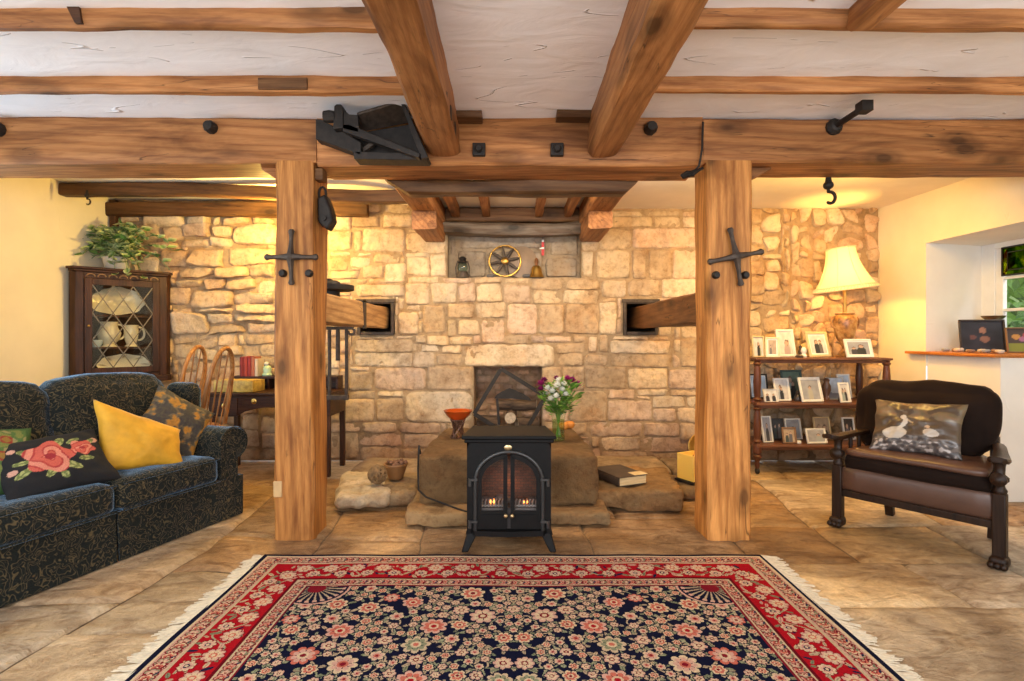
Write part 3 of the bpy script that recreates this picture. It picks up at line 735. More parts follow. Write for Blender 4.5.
plate_px('lower_arm', [(315.5, 119), (321, 119), (361, 142), (361, 156), (353, 152), (319, 139.5), (315.5, 139)], 2.88, .09)
plate_px('upper_arm', [(341, 124), (349, 124), (420, 153), (419, 158), (343, 131)], 2.84, .05)
plate_px('short_strut', [(360, 149), (364, 151.5), (375, 143.5), (371, 141)], 2.92, .03, 'iron_brown')
plate_px('boss', [(334, 106), (336, 104), (341, 104), (343, 107), (343, 128), (333, 129)], 2.83, .06)
mb = MB(); p = L(333, 116, 2.84); mb.lathe([(.03, -.03), (.034, 0), (.03, .03)], 10, Matrix.Translation((p[0] - .02, -.15, p[1])) @ Matrix.Rotation(R(90), 4, 'Y')); mb.build('nut', M['iron'], br)

pb = thing('pulley_block', 'black pulley block hung on the inner face of the sofa side post', 'pulley', (-1.075, 3.12, 1.835))
mb = MB(); mb.plate([(-.035, .10), (.01, .12), (.04, .04), (.055, -.03), (.02, -.085), (-.03, -.045), (-.035, .02)], -.045, .045); mb.build('block_cheek', M['iron'], pb, bev=.012)
mb = MB(); mb.lathe([(.045, -.02), (.03, 0), (.045, .02)], 14, Matrix.Translation((.005, 0, -.02)) @ Matrix.Rotation(R(70), 4, 'X')); mb.lathe([(.016, -.058), (.016, .058)], 8, Matrix.Translation((.005, 0, -.02)) @ Matrix.Rotation(R(90), 4, 'X')); mb.build('sheave', M['iron'], pb)
mb = MB(); mb.tube([(-.02 + .02 * math.sin(t), 0, .13 + .04 * math.cos(t)) for t in np.linspace(-2.6, 2.2, 10)], .007); mb.build('hook', M['iron'], pb)

def hook(name, loc, label, s=1.0):
    h = thing(name, label, 'hook', loc)
    mb = MB(); mb.ball((0, 0, 0), .030 * s, 8, (1, 1, .9)); mb.lathe([(.02 * s, .02 * s), (.012 * s, .075 * s)], 8); mb.build('hook_eye', M['iron'], h)
    mb = MB(); pts = [(0, 0, -.02)] + [(.012 + .030 * math.sin(t), 0, -.075 + .035 * math.cos(t)) for t in np.linspace(-.4, 3.9, 16)]
    mb.tube([tuple(c * s for c in p) for p in pts], [.010 * s] * 16 + [.006 * s]); mb.build('hook_shank', M['iron'], h)
hook('iron_hook', (1.945, 3.32, 2.07), 'black iron hook hanging under the beam over the armchair')
hook('iron_hook', (-3.376, 4.29, 2.255), 'little dark hook hanging from the rear joist near the plant', .62)
mb = MB(); pts = [at(703, 122, 3.01), at(702, 150, 3.0), at(699, 166, 3.0), at(690, 176, 3.02), at(683, 178, 3.05)]
o = single(MB().tube(pts, .006).build('black_cable', M['iron'], smooth=60), 'thin black cable running down the beam joint above the armchair side post', 'cable')
mb = MB()
for k in range(5): mb.tube([at(703 - k * 3, 168 + k, 3.0), at(695 - k * 2, 172 + (k % 2) * 3, 2.99), at(685 - k, 177 - k % 3, 3.01)], .008, 5)
mb.build('frayed_wrap', M['iron'], o)

# wooden shafts running from the posts back into iron-lined sockets
def socket(h, label):
    x0, x1, z0, z1 = h; y0, y1 = YW - .035, YW + .10; t = .03
    mb = MB(); mb.box(x0, x0 + t, y0, y1, z0, z1); mb.box(x1 - t, x1, y0, y1, z0, z1); mb.box(x0 + t, x1 - t, y0, y1, z0, z0 + t); mb.box(x0 + t, x1 - t, y0, y1, z1 - t, z1)
    mb.box(x0 - .015, x1 + .015, y0 - .008, y0 + .008, z1 - .02, z1 + .012)
    single(mb.build('socket_frame', M['iron_brown'], bev=.004), label, 'iron frame')
socket((SOC_L[0], SOC_L[1], SOC_L[2], SOC_L[3]), 'black iron frame lining the wall socket that holds the pale shaft')
socket((SOC_R[0], SOC_R[1], SOC_R[2], SOC_R[3]), 'black iron frame lining the wall socket that holds the dark shaft')
def shaft(name, x0, x1, y0, y1, z0, z1, mat, label):
    mb = timber((x0, x1, y0, y1, z0, z1), 'Y', x0 * 3, .012, .006)
    return single(mb.build(name, M[mat], smooth=40), label, 'shaft')
sh = shaft('timber_shaft', -1.335, -1.145, 3.30, 5.02, 1.215, 1.405, 'shaft_pale', 'pale squared timber shaft running from the wall socket to the sofa side post')
mb = MB()
for x in (-1.342, -1.143): mb.box(x - .006, x + .006, 4.16, 4.22, 1.20, 1.42)
mb.box(-1.348, -1.137, 4.16, 4.22, 1.405, 1.42); mb.build('iron_strap', M['iron_brown'], sh)
shaft('timber_shaft', 1.135, 1.325, 3.28, 5.38, 1.215, 1.41, 'shaft_dark', 'dark brown squared timber shaft running from the wall socket to the armchair side post')
sw = thing('iron_swivel', 'dark iron swivel plate standing on the pale timber shaft', 'swivel', (-1.28, 3.85, 1.408))
mb = MB(); mb.lathe([(.055, 0), (.05, .05), (.125, .055), (.15, .062), (.15, .095), (.06, .10), (.05, .12), (.03, .13)], 24); mb.build('swivel_plate', M['iron'], sw, smooth=30)
mb = MB(); mb.rbox((-.05, 0, .12), (.09, .08, .05), .012, 4); mb.build('cap', M['iron'], sw)
stp = thing('iron_stirrup', 'tall rusty iron stirrup hanging beneath the pale timber shaft', 'stirrup', (-1.25, 3.8, 1.21))
mb = MB()
for x in (-.035, .085):
    mb.tube([(x, 0, 0), (x + .002, 0, -.25), (x, 0, -.50)], .012, 8)
mb.build('stirrup_rod', M['iron_brown'], stp); 
mb = MB(); mb.bar((-.06, 0, -.50), (.10, 0, -.50), .03, .035); mb.build('foot_bar', M['iron_brown'], stp, bev=.004)
mb = MB(); mb.bar((-.09, 0, -.012), (.13, 0, -.012), .04, .022); mb.tube([(.12 + .022 * math.sin(t), 0, -.035 + .022 * math.cos(t)) for t in np.linspace(0, 5, 12)], .009); mb.build('yoke', M['iron_brown'], stp)
mb = MB(); mb.tube([(.025, 0, -.02), (.025, 0, -.24)], [.014, .016]); mb.build('centre_pin', M['iron_brown'], stp)

# ------------------------------------------------------------------ niche ornaments (stand on the ledge at 1.675 m)
LZ = 1.678
lt = thing('oil_lantern', 'small dark hurricane lantern standing at the end of the niche ledge', 'lantern', (-.455, 4.97, LZ))
mb = MB(); mb.lathe([(.058, 0), (.06, .02), (.05, .04), (.045, .055)], 16); mb.build('lantern_base', M['iron_brown'], lt)
mb = MB(); mb.lathe([(.036, .055), (.048, .085), (.045, .115), (.032, .135)], 16, cap=False); mb.build('lantern_globe', glass('lantern_glass', (.75, .85, .82), .05), lt)
mb = MB(); mb.lathe([(.045, .135), (.04, .15), (.028, .16), (.036, .175), (.02, .19), (.012, .195)], 16); mb.build('lantern_cap', M['iron'], lt)
mb = MB()
for s in (-1, 1): mb.tube([(s * .058, 0, .02), (s * .064, 0, .09), (s * .045, 0, .155)], .005, 6)
mb.build('side_tube', M['iron_brown'], lt)
wh = thing('roundel_ornament', 'round brass rimmed spoked wheel ornament leaning in the niche', 'ornament', (-.065, 4.972, LZ), rot=(R(-7), 0, 0))
mb = MB(); RR = .145
mb.tube([(RR * math.cos(t), 0, RR + .012 + RR * math.sin(t)) for t in np.linspace(0, 2 * PI, 41)], .009, 8); mb.build('rim', M['brass'], wh)
mb = MB()
for k in range(8): a = k * PI / 4 + .2; mb.tube([(.03 * math.cos(a), 0, RR + .012 + .03 * math.sin(a)), (.08 * math.cos(a), -.004, RR + .012 + .08 * math.sin(a)), (RR * math.cos(a), 0, RR + .012 + RR * math.sin(a))], [.012, .016, .008], 8)
mb.build('spokes', M['iron_brown'], wh)
mb = MB(); mb.ball((0, -.008, RR + .012), .036, 8, (1, .5, 1)); mb.build('hub', M['brass'], wh)
mb = MB(); mb.lathe([(.15, 0), (.15, .012), (.10, .018), (.06, .03)], 28, Matrix.Translation((.085, 5.033, LZ + .151)) @ Matrix.Rotation(R(86), 4, 'X')); single(mb.build('carved_plate', plain('brown_stoneware', (.26, .17, .10), .5)), 'brown round plate leaning behind the brass rimmed wheel', 'plate')
bl_ = thing('hand_bell', 'brass hand bell standing on the niche ledge below the red tag', 'bell', (.225, 4.97, LZ))
mb = MB(); mb.lathe([(.072, 0), (.066, .012), (.052, .05), (.046, .085), (.034, .105), (.01, .115)], 20); mb.build('bell_cup', M['brass'], bl_)
mb = MB(); mb.lathe([(.014, .112), (.012, .125), (.018, .14), (.016, .165), (.008, .18)], 12); mb.build('bell_handle', M['shaft_dark'], bl_)
tg = thing('hanging_tag', 'slim red and white tag hanging from a cord in the niche', 'tag', (.285, 4.99, 1.885))
mb = MB(); mb.box(-.012, .012, -.004, .004, .0, .058); mb.box(-.012, .012, -.004, .004, .075, .125); mb.build('red_band', plain('red_card', (.55, .02, .02), .5), tg)
mb = MB(); mb.box(-.011, .011, -.0035, .0035, .058, .075); mb.box(-.03, .012, -.003, .003, .06, .07); mb.box(-.010, .010, -.003, .003, .125, .145); mb.build('white_band', plain('white_card', (.8, .78, .72), .6), tg)
mb = MB(); mb.tube([(0, 0, .145), (0, .0, .22)], .002, 5); mb.build('cord', M['iron'], tg)
for x, r, lab in ((-.20, .03, 'dark little pebble lying on the niche ledge beside the brass wheel'), (.135, .032, 'grey pebble lying on the niche ledge between wheel and bell')):
    mb = MB(); mb.rbox((x, 4.965, LZ + r * .45), (r * 2.2, r * 1.4, r), r * .45, 5, .004, 20, x * 9); single(mb.build('pebble', plain('dark_pebble', (.09, .08, .075), .7)), lab, 'pebble')

# ------------------------------------------------------------------ hearth stones
def rough_stone(name, c, size, r, amp, col, label, seed, rz=0, seg=26, fn=None, cat='stone', tint=None):
    mb = MB(); mb.rbox((0, 0, size[2] / 2), size, r, seg, amp, 5, seed, fn=fn)
    for i, v in enumerate(mb.v):
        d = mnoise.noise_vector(Vector((v[0] * 17 + seed, v[1] * 17, v[2] * 17))) * amp * .3 + mnoise.noise_vector(Vector((v[0] * 42, v[1] * 42 + seed, v[2] * 42))) * amp * .15; v = mb.v[i] = (v[0] + d.x, v[1] + d.y, v[2] + d.z)
        s = 1 + .35 * nz(v[0] * 6 + seed, v[1] * 6, v[2] * 6); k = tint(v) if tint else (1, 1, 1)
        mb.c[i] = tuple(a * s * b for a, b in zip(col, k))
    o = mb.build(name, M['hearth'], loc=c, rot=(0, 0, rz), colors=True, smooth=60)
    return single(o, label, cat)
blk = rough_stone('stone_block', (-.025, 3.93, .07), (1.135, 1.06, .315), .03, .012, (.19, .115, .052), 'big squared brown stone block behind the black stove', 4, seg=40,
            fn=lambda p, u, v, w: Vector((p.x - math.copysign(max(0, abs(p.x) - .46) * max(0, (v + .15)) * .35, p.x), p.y, p.z)))
rough_stone('plinth_stone', (-.33, 3.77, .0), (.62, 1.10, .088), .022, .024, (.36, .235, .115), 'rounded tan plinth stone under the front of the block, left of the stove', 7)
rough_stone('plinth_stone', (.30, 3.79, .0), (.60, 1.10, .075), .02, .012, (.28, .18, .09), 'brown plinth stone under the block, right of the stove', 9)
rough_stone('speckled_stone', (-1.045, 3.84, .0), (.36, .66, .115), .055, .026, (.58, .48, .34), 'pale pitted boulder lying below the wicker ball', 12, rz=.25)
rough_stone('hearth_stone', (-.80, 3.88, .0), (.30, .60, .10), .04, .020, (.33, .23, .13), 'worn tan hearth stone between the pale boulder and the block', 13, rz=.08)
rough_stone('hearth_stone', (-.98, 4.50, .0), (.66, .62, .06), .03, .010, (.35, .26, .18), 'flat worn hearth stone at the wall behind the wicker ball', 14)
rough_stone('hearth_stone', (.865, 3.86, .0), (.58, .70, .132), .024, .024, (.27, .165, .075), 'rounded brown hearth stone under the old book', 15, rz=-.10)
rough_stone('hearth_stone', (1.37, 4.0, .0), (.40, .50, .062), .03, .014, (.20, .135, .075), 'low dark hearth stone under the yellow candle lantern', 16, rz=.05)
rough_stone('hearth_stone', (.86, 4.55, .0), (.84, .52, .08), .03, .012, (.32, .235, .15), 'flat hearth stone at the wall behind the old book', 17)
pts = [(-.61, 3.60, .36), at(419, 446, 3.375), at(418, 468, 3.365), at(418.5, 490, 3.355), at(426, 497, 3.33), at(442, 503, 3.28), at(458, 509, 3.2), at(468, 512, 3.14)]
P2 = []
for i in range(len(pts) - 1):
    for k in range(6): t = k / 6; P2.append(tuple(a + (b - a) * t for a, b in zip(pts[i], pts[i + 1])))
single(MB().tube(P2, .006, 6).build('power_cord', M['iron'], smooth=60), 'black power cord looping down the stone block into the stove', 'cord')

rough_stone('hearth_stone', (1.56, 4.56, .0), (.52, .5, .064), .03, .008, (.26, .19, .12), 'low hearth stone behind the post, under the brass dish', 18)
# wicker ball and plant pot
rg = random.Random(3); wkm = plain('brown_wicker', (.22, .13, .055), .7, 0, .5, 30, .3)
mb = MB()
for k in range(34):
    ax = Vector((rg.gauss(0, 1), rg.gauss(0, 1), rg.gauss(0, 1))).normalized(); a = ax.orthogonal().normalized(); b = ax.cross(a); off = rg.uniform(-.03, .03); rr = math.sqrt(.062 ** 2 - off ** 2)
    mb.tube([ax * off + (a * math.cos(t) + b * math.sin(t)) * rr * (1 + .04 * math.sin(5 * t)) for t in np.linspace(0, 2 * PI, 18)], .0042, 4, False)
single(mb.build('wicker_ball', wkm, loc=(-.935, 3.75, .182)), 'woven brown wicker ball resting on the pale boulder', 'wicker ball')
pt = thing('plant_pot', 'small brown pot of dried heads behind the wicker ball', 'pot', (-.845, 3.93, .108))
mb = MB(); mb.lathe([(.048, 0), (.055, .01), (.082, .095), (.09, .10), (.088, .112), (.078, .11), (.05, .02)], 20, cap=False); mb.add([(.05 * math.cos(a), .05 * math.sin(a), .004) for a in np.linspace(0, 2 * PI, 16)[:-1]], [tuple(range(15))]); mb.build('pot_body', plain('brown_terracotta', (.27, .13, .045), .6), pt)
mb = MB()
for k in range(26): a = rg.uniform(0, 6.3); r_ = .072 * math.sqrt(rg.random()); mb.ball((r_ * math.cos(a), r_ * math.sin(a), .095 + rg.uniform(0, .025)), rg.uniform(.008, .016), 4)
tag(mb.build('dried_heads', plain('dried_heads', (.20, .10, .06), .9), pt), kind='stuff')

# ------------------------------------------------------------------ iron grate and logs in the hearth recess
ga = thing('iron_grate', 'square black iron grate tilted on one corner before the hearth recess', 'grate', (-.185, 4.86, .03), rot=(R(-3), 0, 0))
def gq(px, py): p = at(px, py, 4.86); return Vector((p.x + .185, 0, p.z - .03))
A, B, D_ = gq(501, 369), gq(546, 397), gq(474, 414); E = B + D_ - A
mb = MB()
for p, q in ((A, B), (A, D_), (B, E), (D_, E)): mb.bar(p, q, .028, .035)
mb.build('grate_frame', M['iron'], ga, bev=.003)
mb = MB()
cen = (A + B + D_ + E) / 4; ex = (B - A) / 2; ey = (D_ - A) / 2
gp = [gq(440 + x_ / 6.19, 360 + y_ / 6.19) for x_, y_ in ((335, 240), (352, 215), (392, 192), (430, 176), (470, 190), (520, 214), (556, 236), (566, 254), (500, 247), (440, 240), (390, 243))]
mb.plate([(p.x, p.z) for p in gp], .004, .022)
mb.bar(gq(497, 399), gq(499, 425), .022, .02); mb.bar(gq(541, 402), gq(532, 420), .026, .02)
mb.build('gusset_plate', M['iron'], ga)
lk = NT('log_bark'); f = lk.noise(lk.mapped((4, 20, 20)), 2, 6); lk.base(lk.ramp(f, [(.35, (.05, .03, .02)), (.65, (.2, .13, .08))])); lk.set(Roughness=.9); lk.bump(f, .8, .01)
le = plain('log_end', (.48, .38, .27), .9, 0, .3, 30)
def log(loc, r, L_, rz, label, col=None):
    o = thing('firewood_log', label, 'log', loc, rz, 'logs in the hearth recess')
    mb = MB(); P = [[(x, r * (1 + .08 * nz(x * 8, math.cos(a) * 2, math.sin(a) * 2 + r * 50)) * math.cos(a), r * (1 + .08 * nz(x * 8 + 5, math.cos(a) * 2, math.sin(a) * 2)) * math.sin(a)) for a in np.linspace(0, 2 * PI, 15)[:-1]] for x in np.linspace(-L_ / 2, L_ / 2, 8)]
    mb.grid(P, close=True); mb.build('bark', lk.m, o, smooth=50)
    for s in (-1, 1):
        mb = MB(); mb.lathe([(r * .97, -.002), (r * .97, .003), (r * .5, .004)], 14, Matrix.Translation((s * L_ / 2, 0, 0)) @ Matrix.Rotation(R(90), 4, 'Y')); mb.build('cut_end', le, o)
log((.14, 5.05, .326), .055, .2, .3, 'short log high on the pile in the hearth recess, vase side')
log((-.22, 5.08, .332), .06, .2, -.2, 'short log high on the pile in the hearth recess, bowl side')
log((-.01, 5.0, .405), .052, .30, R(88), 'pale ended log pointing out of the pile in the hearth recess')
log((.05, 5.09, .49), .05, .36, -.06, 'topmost long log lying across the pile in the hearth recess')
# ------------------------------------------------------------------ bowl, vase and flowers on the block
BZ = .387
bo = thing('glass_bowl', 'amber glass bowl on a twisted wire stand on the block', 'bowl', (-.40, 4.0, BZ))
mb = MB(); rg = random.Random(9)
for k in range(26):
    a = rg.uniform(0, 6.3); mb.tube([((.055 - .02 * math.sin(PI * t)) * math.cos(a + 2.2 * t * (1 if k % 2 else -1)), (.055 - .02 * math.sin(PI * t)) * math.sin(a + 2.2 * t * (1 if k % 2 else -1)), .004 + .135 * t) for t in np.linspace(0, 1, 8)], .005, 5)
mb.tube([(.052 * math.cos(t), .052 * math.sin(t), .138) for t in np.linspace(0, 6.3, 18)], .006, 5)
mb.build('wire_stand', plain('twisted_brown_wire', (.16, .08, .05), .4, .6, .5, 40), bo)
am = NT('amber_glass'); am.base((.75, .12, .015)); am.set(Roughness=.12, Transmission_Weight=.55, IOR=1.45, Specular_IOR_Level=.6)
mb = MB(); mb.lathe([(.03, .125), (.05, .135), (.085, .17), (.105, .20), (.108, .205), (.10, .203), (.08, .175), (.045, .142), (.02, .135)], 28); mb.build('bowl_cup', am.m, bo, smooth=60)
va = thing('glass_vase', 'clear glass vase of water standing on the block beside the stove', 'vase', (.336, 3.92, BZ))
vg = glass('vase_glass', (.86, .93, .86), .03, .10)
mb = MB(); mb.lathe([(.047, 0), (.05, .01), (.046, .05), (.045, .12), (.052, .18), (.063, .235), (.066, .25)], 24, cap=False); mb.build('vase_wall', vg, va, smooth=60)
mb = MB(); mb.lathe([(.043, .003), (.044, .02), (.041, .06), (.041, .13), (.043, .15)], 20); mb.build('vase_water', glass('vase_water', (.80, .9, .70), .02, .04), va)
fb = thing('flower_bouquet', 'bunch of white and purple flowers with leafy stems in the vase', 'flowers', (.336, 3.92, BZ + .02))
rg = random.Random(17)
mb = MB(); heads = []
for k in range(26):
    a = rg.uniform(0, 6.3); rr = rg.uniform(.03, .155); zt = .40 - rr * .5 + rg.uniform(-.03, .05)
    p1 = Vector((rr * math.cos(a), rr * math.sin(a) * .8, zt)); mb.tube([Vector((-.02 * math.cos(a), -.02 * math.sin(a), .005)), Vector((.02 * math.cos(a), .02 * math.sin(a), .18)), p1], .0035, 5); heads.append(p1)
mb.build('stems', plain('green_stems', (.16, .30, .05), .5), fb)
mb = MB()
for k in range(420):
    a = rg.uniform(0, 6.3); rr = .135 * math.sqrt(rg.random()); p = Vector((rr * math.cos(a) + .015, rr * math.sin(a) * .8, rg.uniform(.17, .40) )); 
    if p.z < .24: p.x *= .6; p.y *= .6
    d = Vector((math.cos(a) + rg.gauss(0, .5), math.sin(a) + rg.gauss(0, .5), rg.uniform(-.1, .9))).normalized(); s = d.cross(Vector((rg.gauss(0, .3), rg.gauss(0, .3), 1))).normalized(); l = rg.uniform(.035, .07)
    c = rg.choice([(.14, .30, .04), (.20, .42, .05), (.33, .52, .09), (.09, .2, .03)])
    mb.add([p, p + d * l * .5 + s * l * .28, p + d * l, p + d * l * .5 - s * l * .28], [(0, 1, 2), (0, 2, 3)], c)
tag(mb.build('foliage', vcol_mat('bouquet_leaves', .45, bump=0), fb, colors=True, recalc=False, smooth=0), kind='stuff')
def bloom(p, r, col, name):
    mb = MB()
    for i, (k, el) in enumerate(((12, .1), (10, .6), (7, 1.05), (3, 1.4))):
        for j in range(k):
            a = 2 * PI * j / k + i * .3; d = Vector((math.cos(a) * math.cos(el), math.sin(a) * math.cos(el), math.sin(el))); s = Vector((-math.sin(a), math.cos(a), 0)); w = r * .3
            f = rg.uniform(.8, 1.1); mb.add([p, p + d * r * .6 + s * w, p + d * r, p + d * r * .6 - s * w], [(0, 1, 2, 3)], tuple(min(1, c * f) for c in col))
    mb.build(name, bloom_m, fb, colors=True, recalc=False, smooth=0)
bloom_m = vcol_mat('petals', .6, .1, bump=0)
for x, y, z, r in ((-.05, -.08, .33, .032), (-.015, -.09, .37, .034), (.02, -.1, .345, .03), (-.08, -.06, .35, .030), (-.06, -.09, .28, .028), (-.025, -.11, .30, .030), (.03, -.09, .385, .028), (.0, -.05, .405, .030), (-.09, -.02, .31, .026), (.045, -.11, .315, .026)):
    bloom(Vector((x, y, z)), r * 1.35, (.86, .84, .76), 'white_bloom')
for x, y, z, r in ((-.125, 0, .375, .036), (-.10, .04, .40, .030), (-.13, -.04, .345, .028), (.10, 0, .40, .034), (.14, -.01, .375, .032), (-.01, .05, .415, .026), (.07, .04, .415, .028)):
    bloom(Vector((x, y, z)), r * 1.35, rg.choice([(.30, .01, .12), (.22, .01, .09), (.42, .03, .2)]), 'purple_bloom')
for x, y, z, lab in ((.41, 4.35, BZ, 'orange dried fruit lying on the block just behind the vase'), (.47, 4.42, BZ, 'brown orange dried fruit lying at the back of the block')):
    mb = MB(); mb.rbox((x, y, z + .03), (.085, .07, .062), .03, 8, .007, 14, x * 9); single(mb.build('dried_fruit', plain('orange_rind', (.62, .22, .03), .6)), lab, 'fruit')

# ------------------------------------------------------------------ old book, candle lantern, dish
def book(name, loc, rz, L_, W_, T_, cover, label, cat='book', rot=None, group=None):
    b = thing(name, label, cat, loc, rz, group, rot)
    pg = M['paper']; t = .004
    mb = MB(); mb.box(-W_ / 2, W_ / 2, -L_ / 2, L_ / 2, 0, t); mb.box(-W_ / 2, W_ / 2, -L_ / 2, L_ / 2, T_ - t, T_)
    mb.plate([(-W_ / 2, 0), (-W_ / 2 - .006, T_ * .25), (-W_ / 2 - .008, T_ * .5), (-W_ / 2 - .006, T_ * .75), (-W_ / 2, T_), (-W_ / 2 + .004, T_), (-W_ / 2 + .004, 0)], -L_ / 2, L_ / 2)
    mb.build('cover', cover, b)
    mb = MB(); mb.box(-W_ / 2 + .004, W_ / 2 - .006, -L_ / 2 + .006, L_ / 2 - .006, t, T_ - t); mb.build('pages', pg, b)
    return b
pt_ = NT('page_edges'); f = pt_.noise(pt_.mapped((3, 3, 300)), 2, 3); pt_.base(pt_.ramp(f, [(.35, (.52, .36, .16)), (.65, (.82, .64, .36))])); pt_.set(Roughness=.8); M['paper'] = pt_.m
bk = book('old_book', (.755, 3.79, .137), math.atan2(.115, .275) + .02, .32, .23, .06, plain('dark_leather', (.06, .04, .028), .5, 0, .4, 14, .2), 'big old leather bound book lying flat on the hearth stone')
mb = MB(); mb.box(.02, .125, -.15, -.07, .0605, .063); mb.build('loose_page', M['paper'], bk)
cl = thing('candle_lantern', 'square yellow candle lantern on a dark tray beside the post', 'candle lantern', (1.335, 3.98, .072), R(28))
mb = MB(); mb.rbox((0, 0, .01), (.185, .185, .02), .004, 4); mb.build('tray', M['iron'], cl)
ym = NT('yellow_wax'); ym.base((.80, .50, .10)); ym.set(Roughness=.4, Subsurface_Weight=.4, Subsurface_Radius=(.05, .03, .01), Emission_Color=(1, .6, .12, 1), Emission_Strength=.03)
mb = MB(); s = .08
mb.box(-s, s, -s, -s + .012, .02, .205); mb.box(-s, s, s - .012, s, .02, .205); mb.box(-s, -s + .012, -s + .012, s - .012, .02, .205); mb.box(s - .012, s, -s + .012, s - .012, .02, .205); mb.box(-s + .012, s - .012, -s + .012, s - .012, .02, .175)
mb.build('wax_body', ym.m, cl, bev=.003)
mb = MB(); mb.tube([(0, 0, .175), (.002, 0, .195)], .003, 5); mb.build('wick', M['iron'], cl)
ds = thing('brass_dish', 'round brass dish leaning behind the post by the candle lantern', 'dish', (1.625, 4.62, .066), rot=(R(75), 0, 0))
mb = MB(); mb.lathe([(.02, 0), (.06, .004), (.09, .02), (.115, .045), (.12, .05), (.112, .048), (.08, .024), (.05, .010)], 28, Matrix.Translation((0, .12, 0))); mb.build('dish_bowl', M['brass'], ds, smooth=60)
mb = MB(); mb.tube([(.118 * math.cos(t), .12 + .118 * math.sin(t), .05) for t in np.linspace(0, 2 * PI, 30)], .006, 6); mb.build('rim', M['brass'], ds)

# ------------------------------------------------------------------ electric stove
sv = thing('electric_stove', 'black wood-burner style electric stove at the edge of the rug', 'stove', (-.016, 2.85, .009))
BE = M['black_enamel']
mb = MB(); mb.prism([(-.247, -.025), (.247, -.025), (.25, .01), (.212, .31), (-.212, .31), (-.25, .01)], .592, .612); mb.prism([(-.236, -.012), (.236, -.012), (.236, .02), (.202, .30), (-.202, .30), (-.236, .02)], .572, .592); mb.build('top_plate', BE, sv, bev=.006)
mb = MB()
mb.box(-.222, -.205, .012, .28, .10, .575); mb.box(.205, .222, .012, .28, .10, .575); mb.box(-.205, .205, .262, .28, .10, .575); mb.box(-.205, .205, .012, .262, .09, .112)
mb.build('body', BE, sv, bev=.004)
AW, Z0, ZS, ZA = .178, .112, .364, .525
def arch(w, z0, zs, za, n=28):
    pts = [(-w, z0 + (zs - z0) * i / 6) for i in range(6)]
    pts += [(-w * math.cos(t), zs + (za - zs) * math.sin(t)) for t in np.linspace(0, PI, n + 1)]
    return pts + [(w, z0 + (zs - z0) * (5 - i) / 6) for i in range(6)]
ap = arch(AW, Z0, ZS, ZA); outp = []
for x, z in ap:
    if z <= ZS: outp.append((math.copysign(.222, x), z))
    else:
        a = math.atan2((z - ZS) / (ZA - ZS), x / AW); k = min(.222 / max(1e-6, abs(math.cos(a))), (.572 - ZS) / max(1e-6, math.sin(a))); outp.append((k * math.cos(a), ZS + k * math.sin(a)))
mb = MB(); n = len(ap)
vs = [(x, 0.0, z) for x, z in ap] + [(x, 0.0, z) for x, z in outp] + [(x, .014, z) for x, z in ap]
mb.add(vs, [(i, i + 1, n + i + 1, n + i) for i in range(n - 1)] + [(i, 2 * n + i, 2 * n + i + 1, i + 1) for i in range(n - 1)])
# corner fillets of the face plate
mb.box(-.222, .222, 0.001, .014, .545, .575); mb.box(-.222, -.20, .001, .014, .09, .575); mb.box(.20, .222, .001, .014, .09, .575)
mb.prism([(-.18, -.016), (0, -.03), (.18, -.016), (.20, .012), (-.20, .012)], .084, .112)
mb.build('front_plate', BE, sv, smooth=30)
mb = MB(); mb.tube([(x, -.004, z) for x, z in ap], .011, 8); mb.build('arch_moulding', plain('worn_black_iron', (.05, .05, .05), .35, .5), sv, smooth=60)
bras = plain('pale_brass', (.62, .46, .24), .3, .9)
mb = MB(); mb.lathe([(.022, 0), (.02, .004), (.01, .006)], 20, Matrix.Translation((-.005, -.002, .548)) @ Matrix.Scale(.62, 4, (0, 0, 1)) @ Matrix.Rotation(R(90), 4, 'X')); mb.build('oval_badge', bras, sv)
def half_door(sg):
    d = bpy.data.objects.new('door', None); C.objects.link(d); d.parent = sv; d.location = (0, 0, 0)
    t0 = .006; w = AW - .012; zb = Z0 + .006
    curve = [(w * math.cos(t), ZS + (ZA - .012 - ZS) * math.sin(t)) for t in np.linspace(0, PI / 2 - .07, 14)]
    outer = [(sg * x, z) for x, z in [(t0 + .002, zb), (w, zb)] + curve + [(t0 + .002, curve[-1][1])]]
    inn_w = w - .022
    icurve = [(inn_w * math.cos(t), ZS + (ZA - .036 - ZS) * math.sin(t)) for t in np.linspace(0, PI / 2 - .16, 14)]
    inner = [(sg * x, z) for x, z in [(t0 + .024, .212), (inn_w, .212)] + icurve + [(t0 + .024, icurve[-1][1])]]
    mb = MB(); n = len(outer); y0, y1 = -.006, .010
    vs = [(x, y0, z) for x, z in outer] + [(x, y0, z) for x, z in inner] + [(x, y1, z) for x, z in outer] + [(x, y1, z) for x, z in inner]
    fs = []
    for i in range(n):
        j = (i + 1) % n; fs += [(i, j, n + j, n + i), (n + i, n + j, 3 * n + j, 3 * n + i), (i, 2 * n + i, 2 * n + j, j), (2 * n + i, 3 * n + i, 3 * n + j, 2 * n + j)]
    mb.add(vs, fs)
    xs = sorted((sg * (t0 + .02), sg * (w - .02))); mb.box(xs[0], xs[1], -.010, -.004, Z0 + .022, .196)
    mb.build('door_frame', BE, d, smooth=30)
    mb = MB(); mb.add([(x, .004, z) for x, z in inner], [tuple(range(n))]); mb.build('door_glass', M['glass'], d, recalc=False)
    mb = MB(); mb.ball((sg * .017, -.024, .194), .011, 8); mb.lathe([(.006, 0), (.006, .018)], 8, Matrix.Translation((sg * .017, -.004, .194)) @ Matrix.Rotation(R(90), 4, 'X')); mb.build('door_knob', bras, d)
half_door(-1); half_door(1)
hm = plain('worn_black_iron_hinge', (.07, .07, .07), .35, .6)
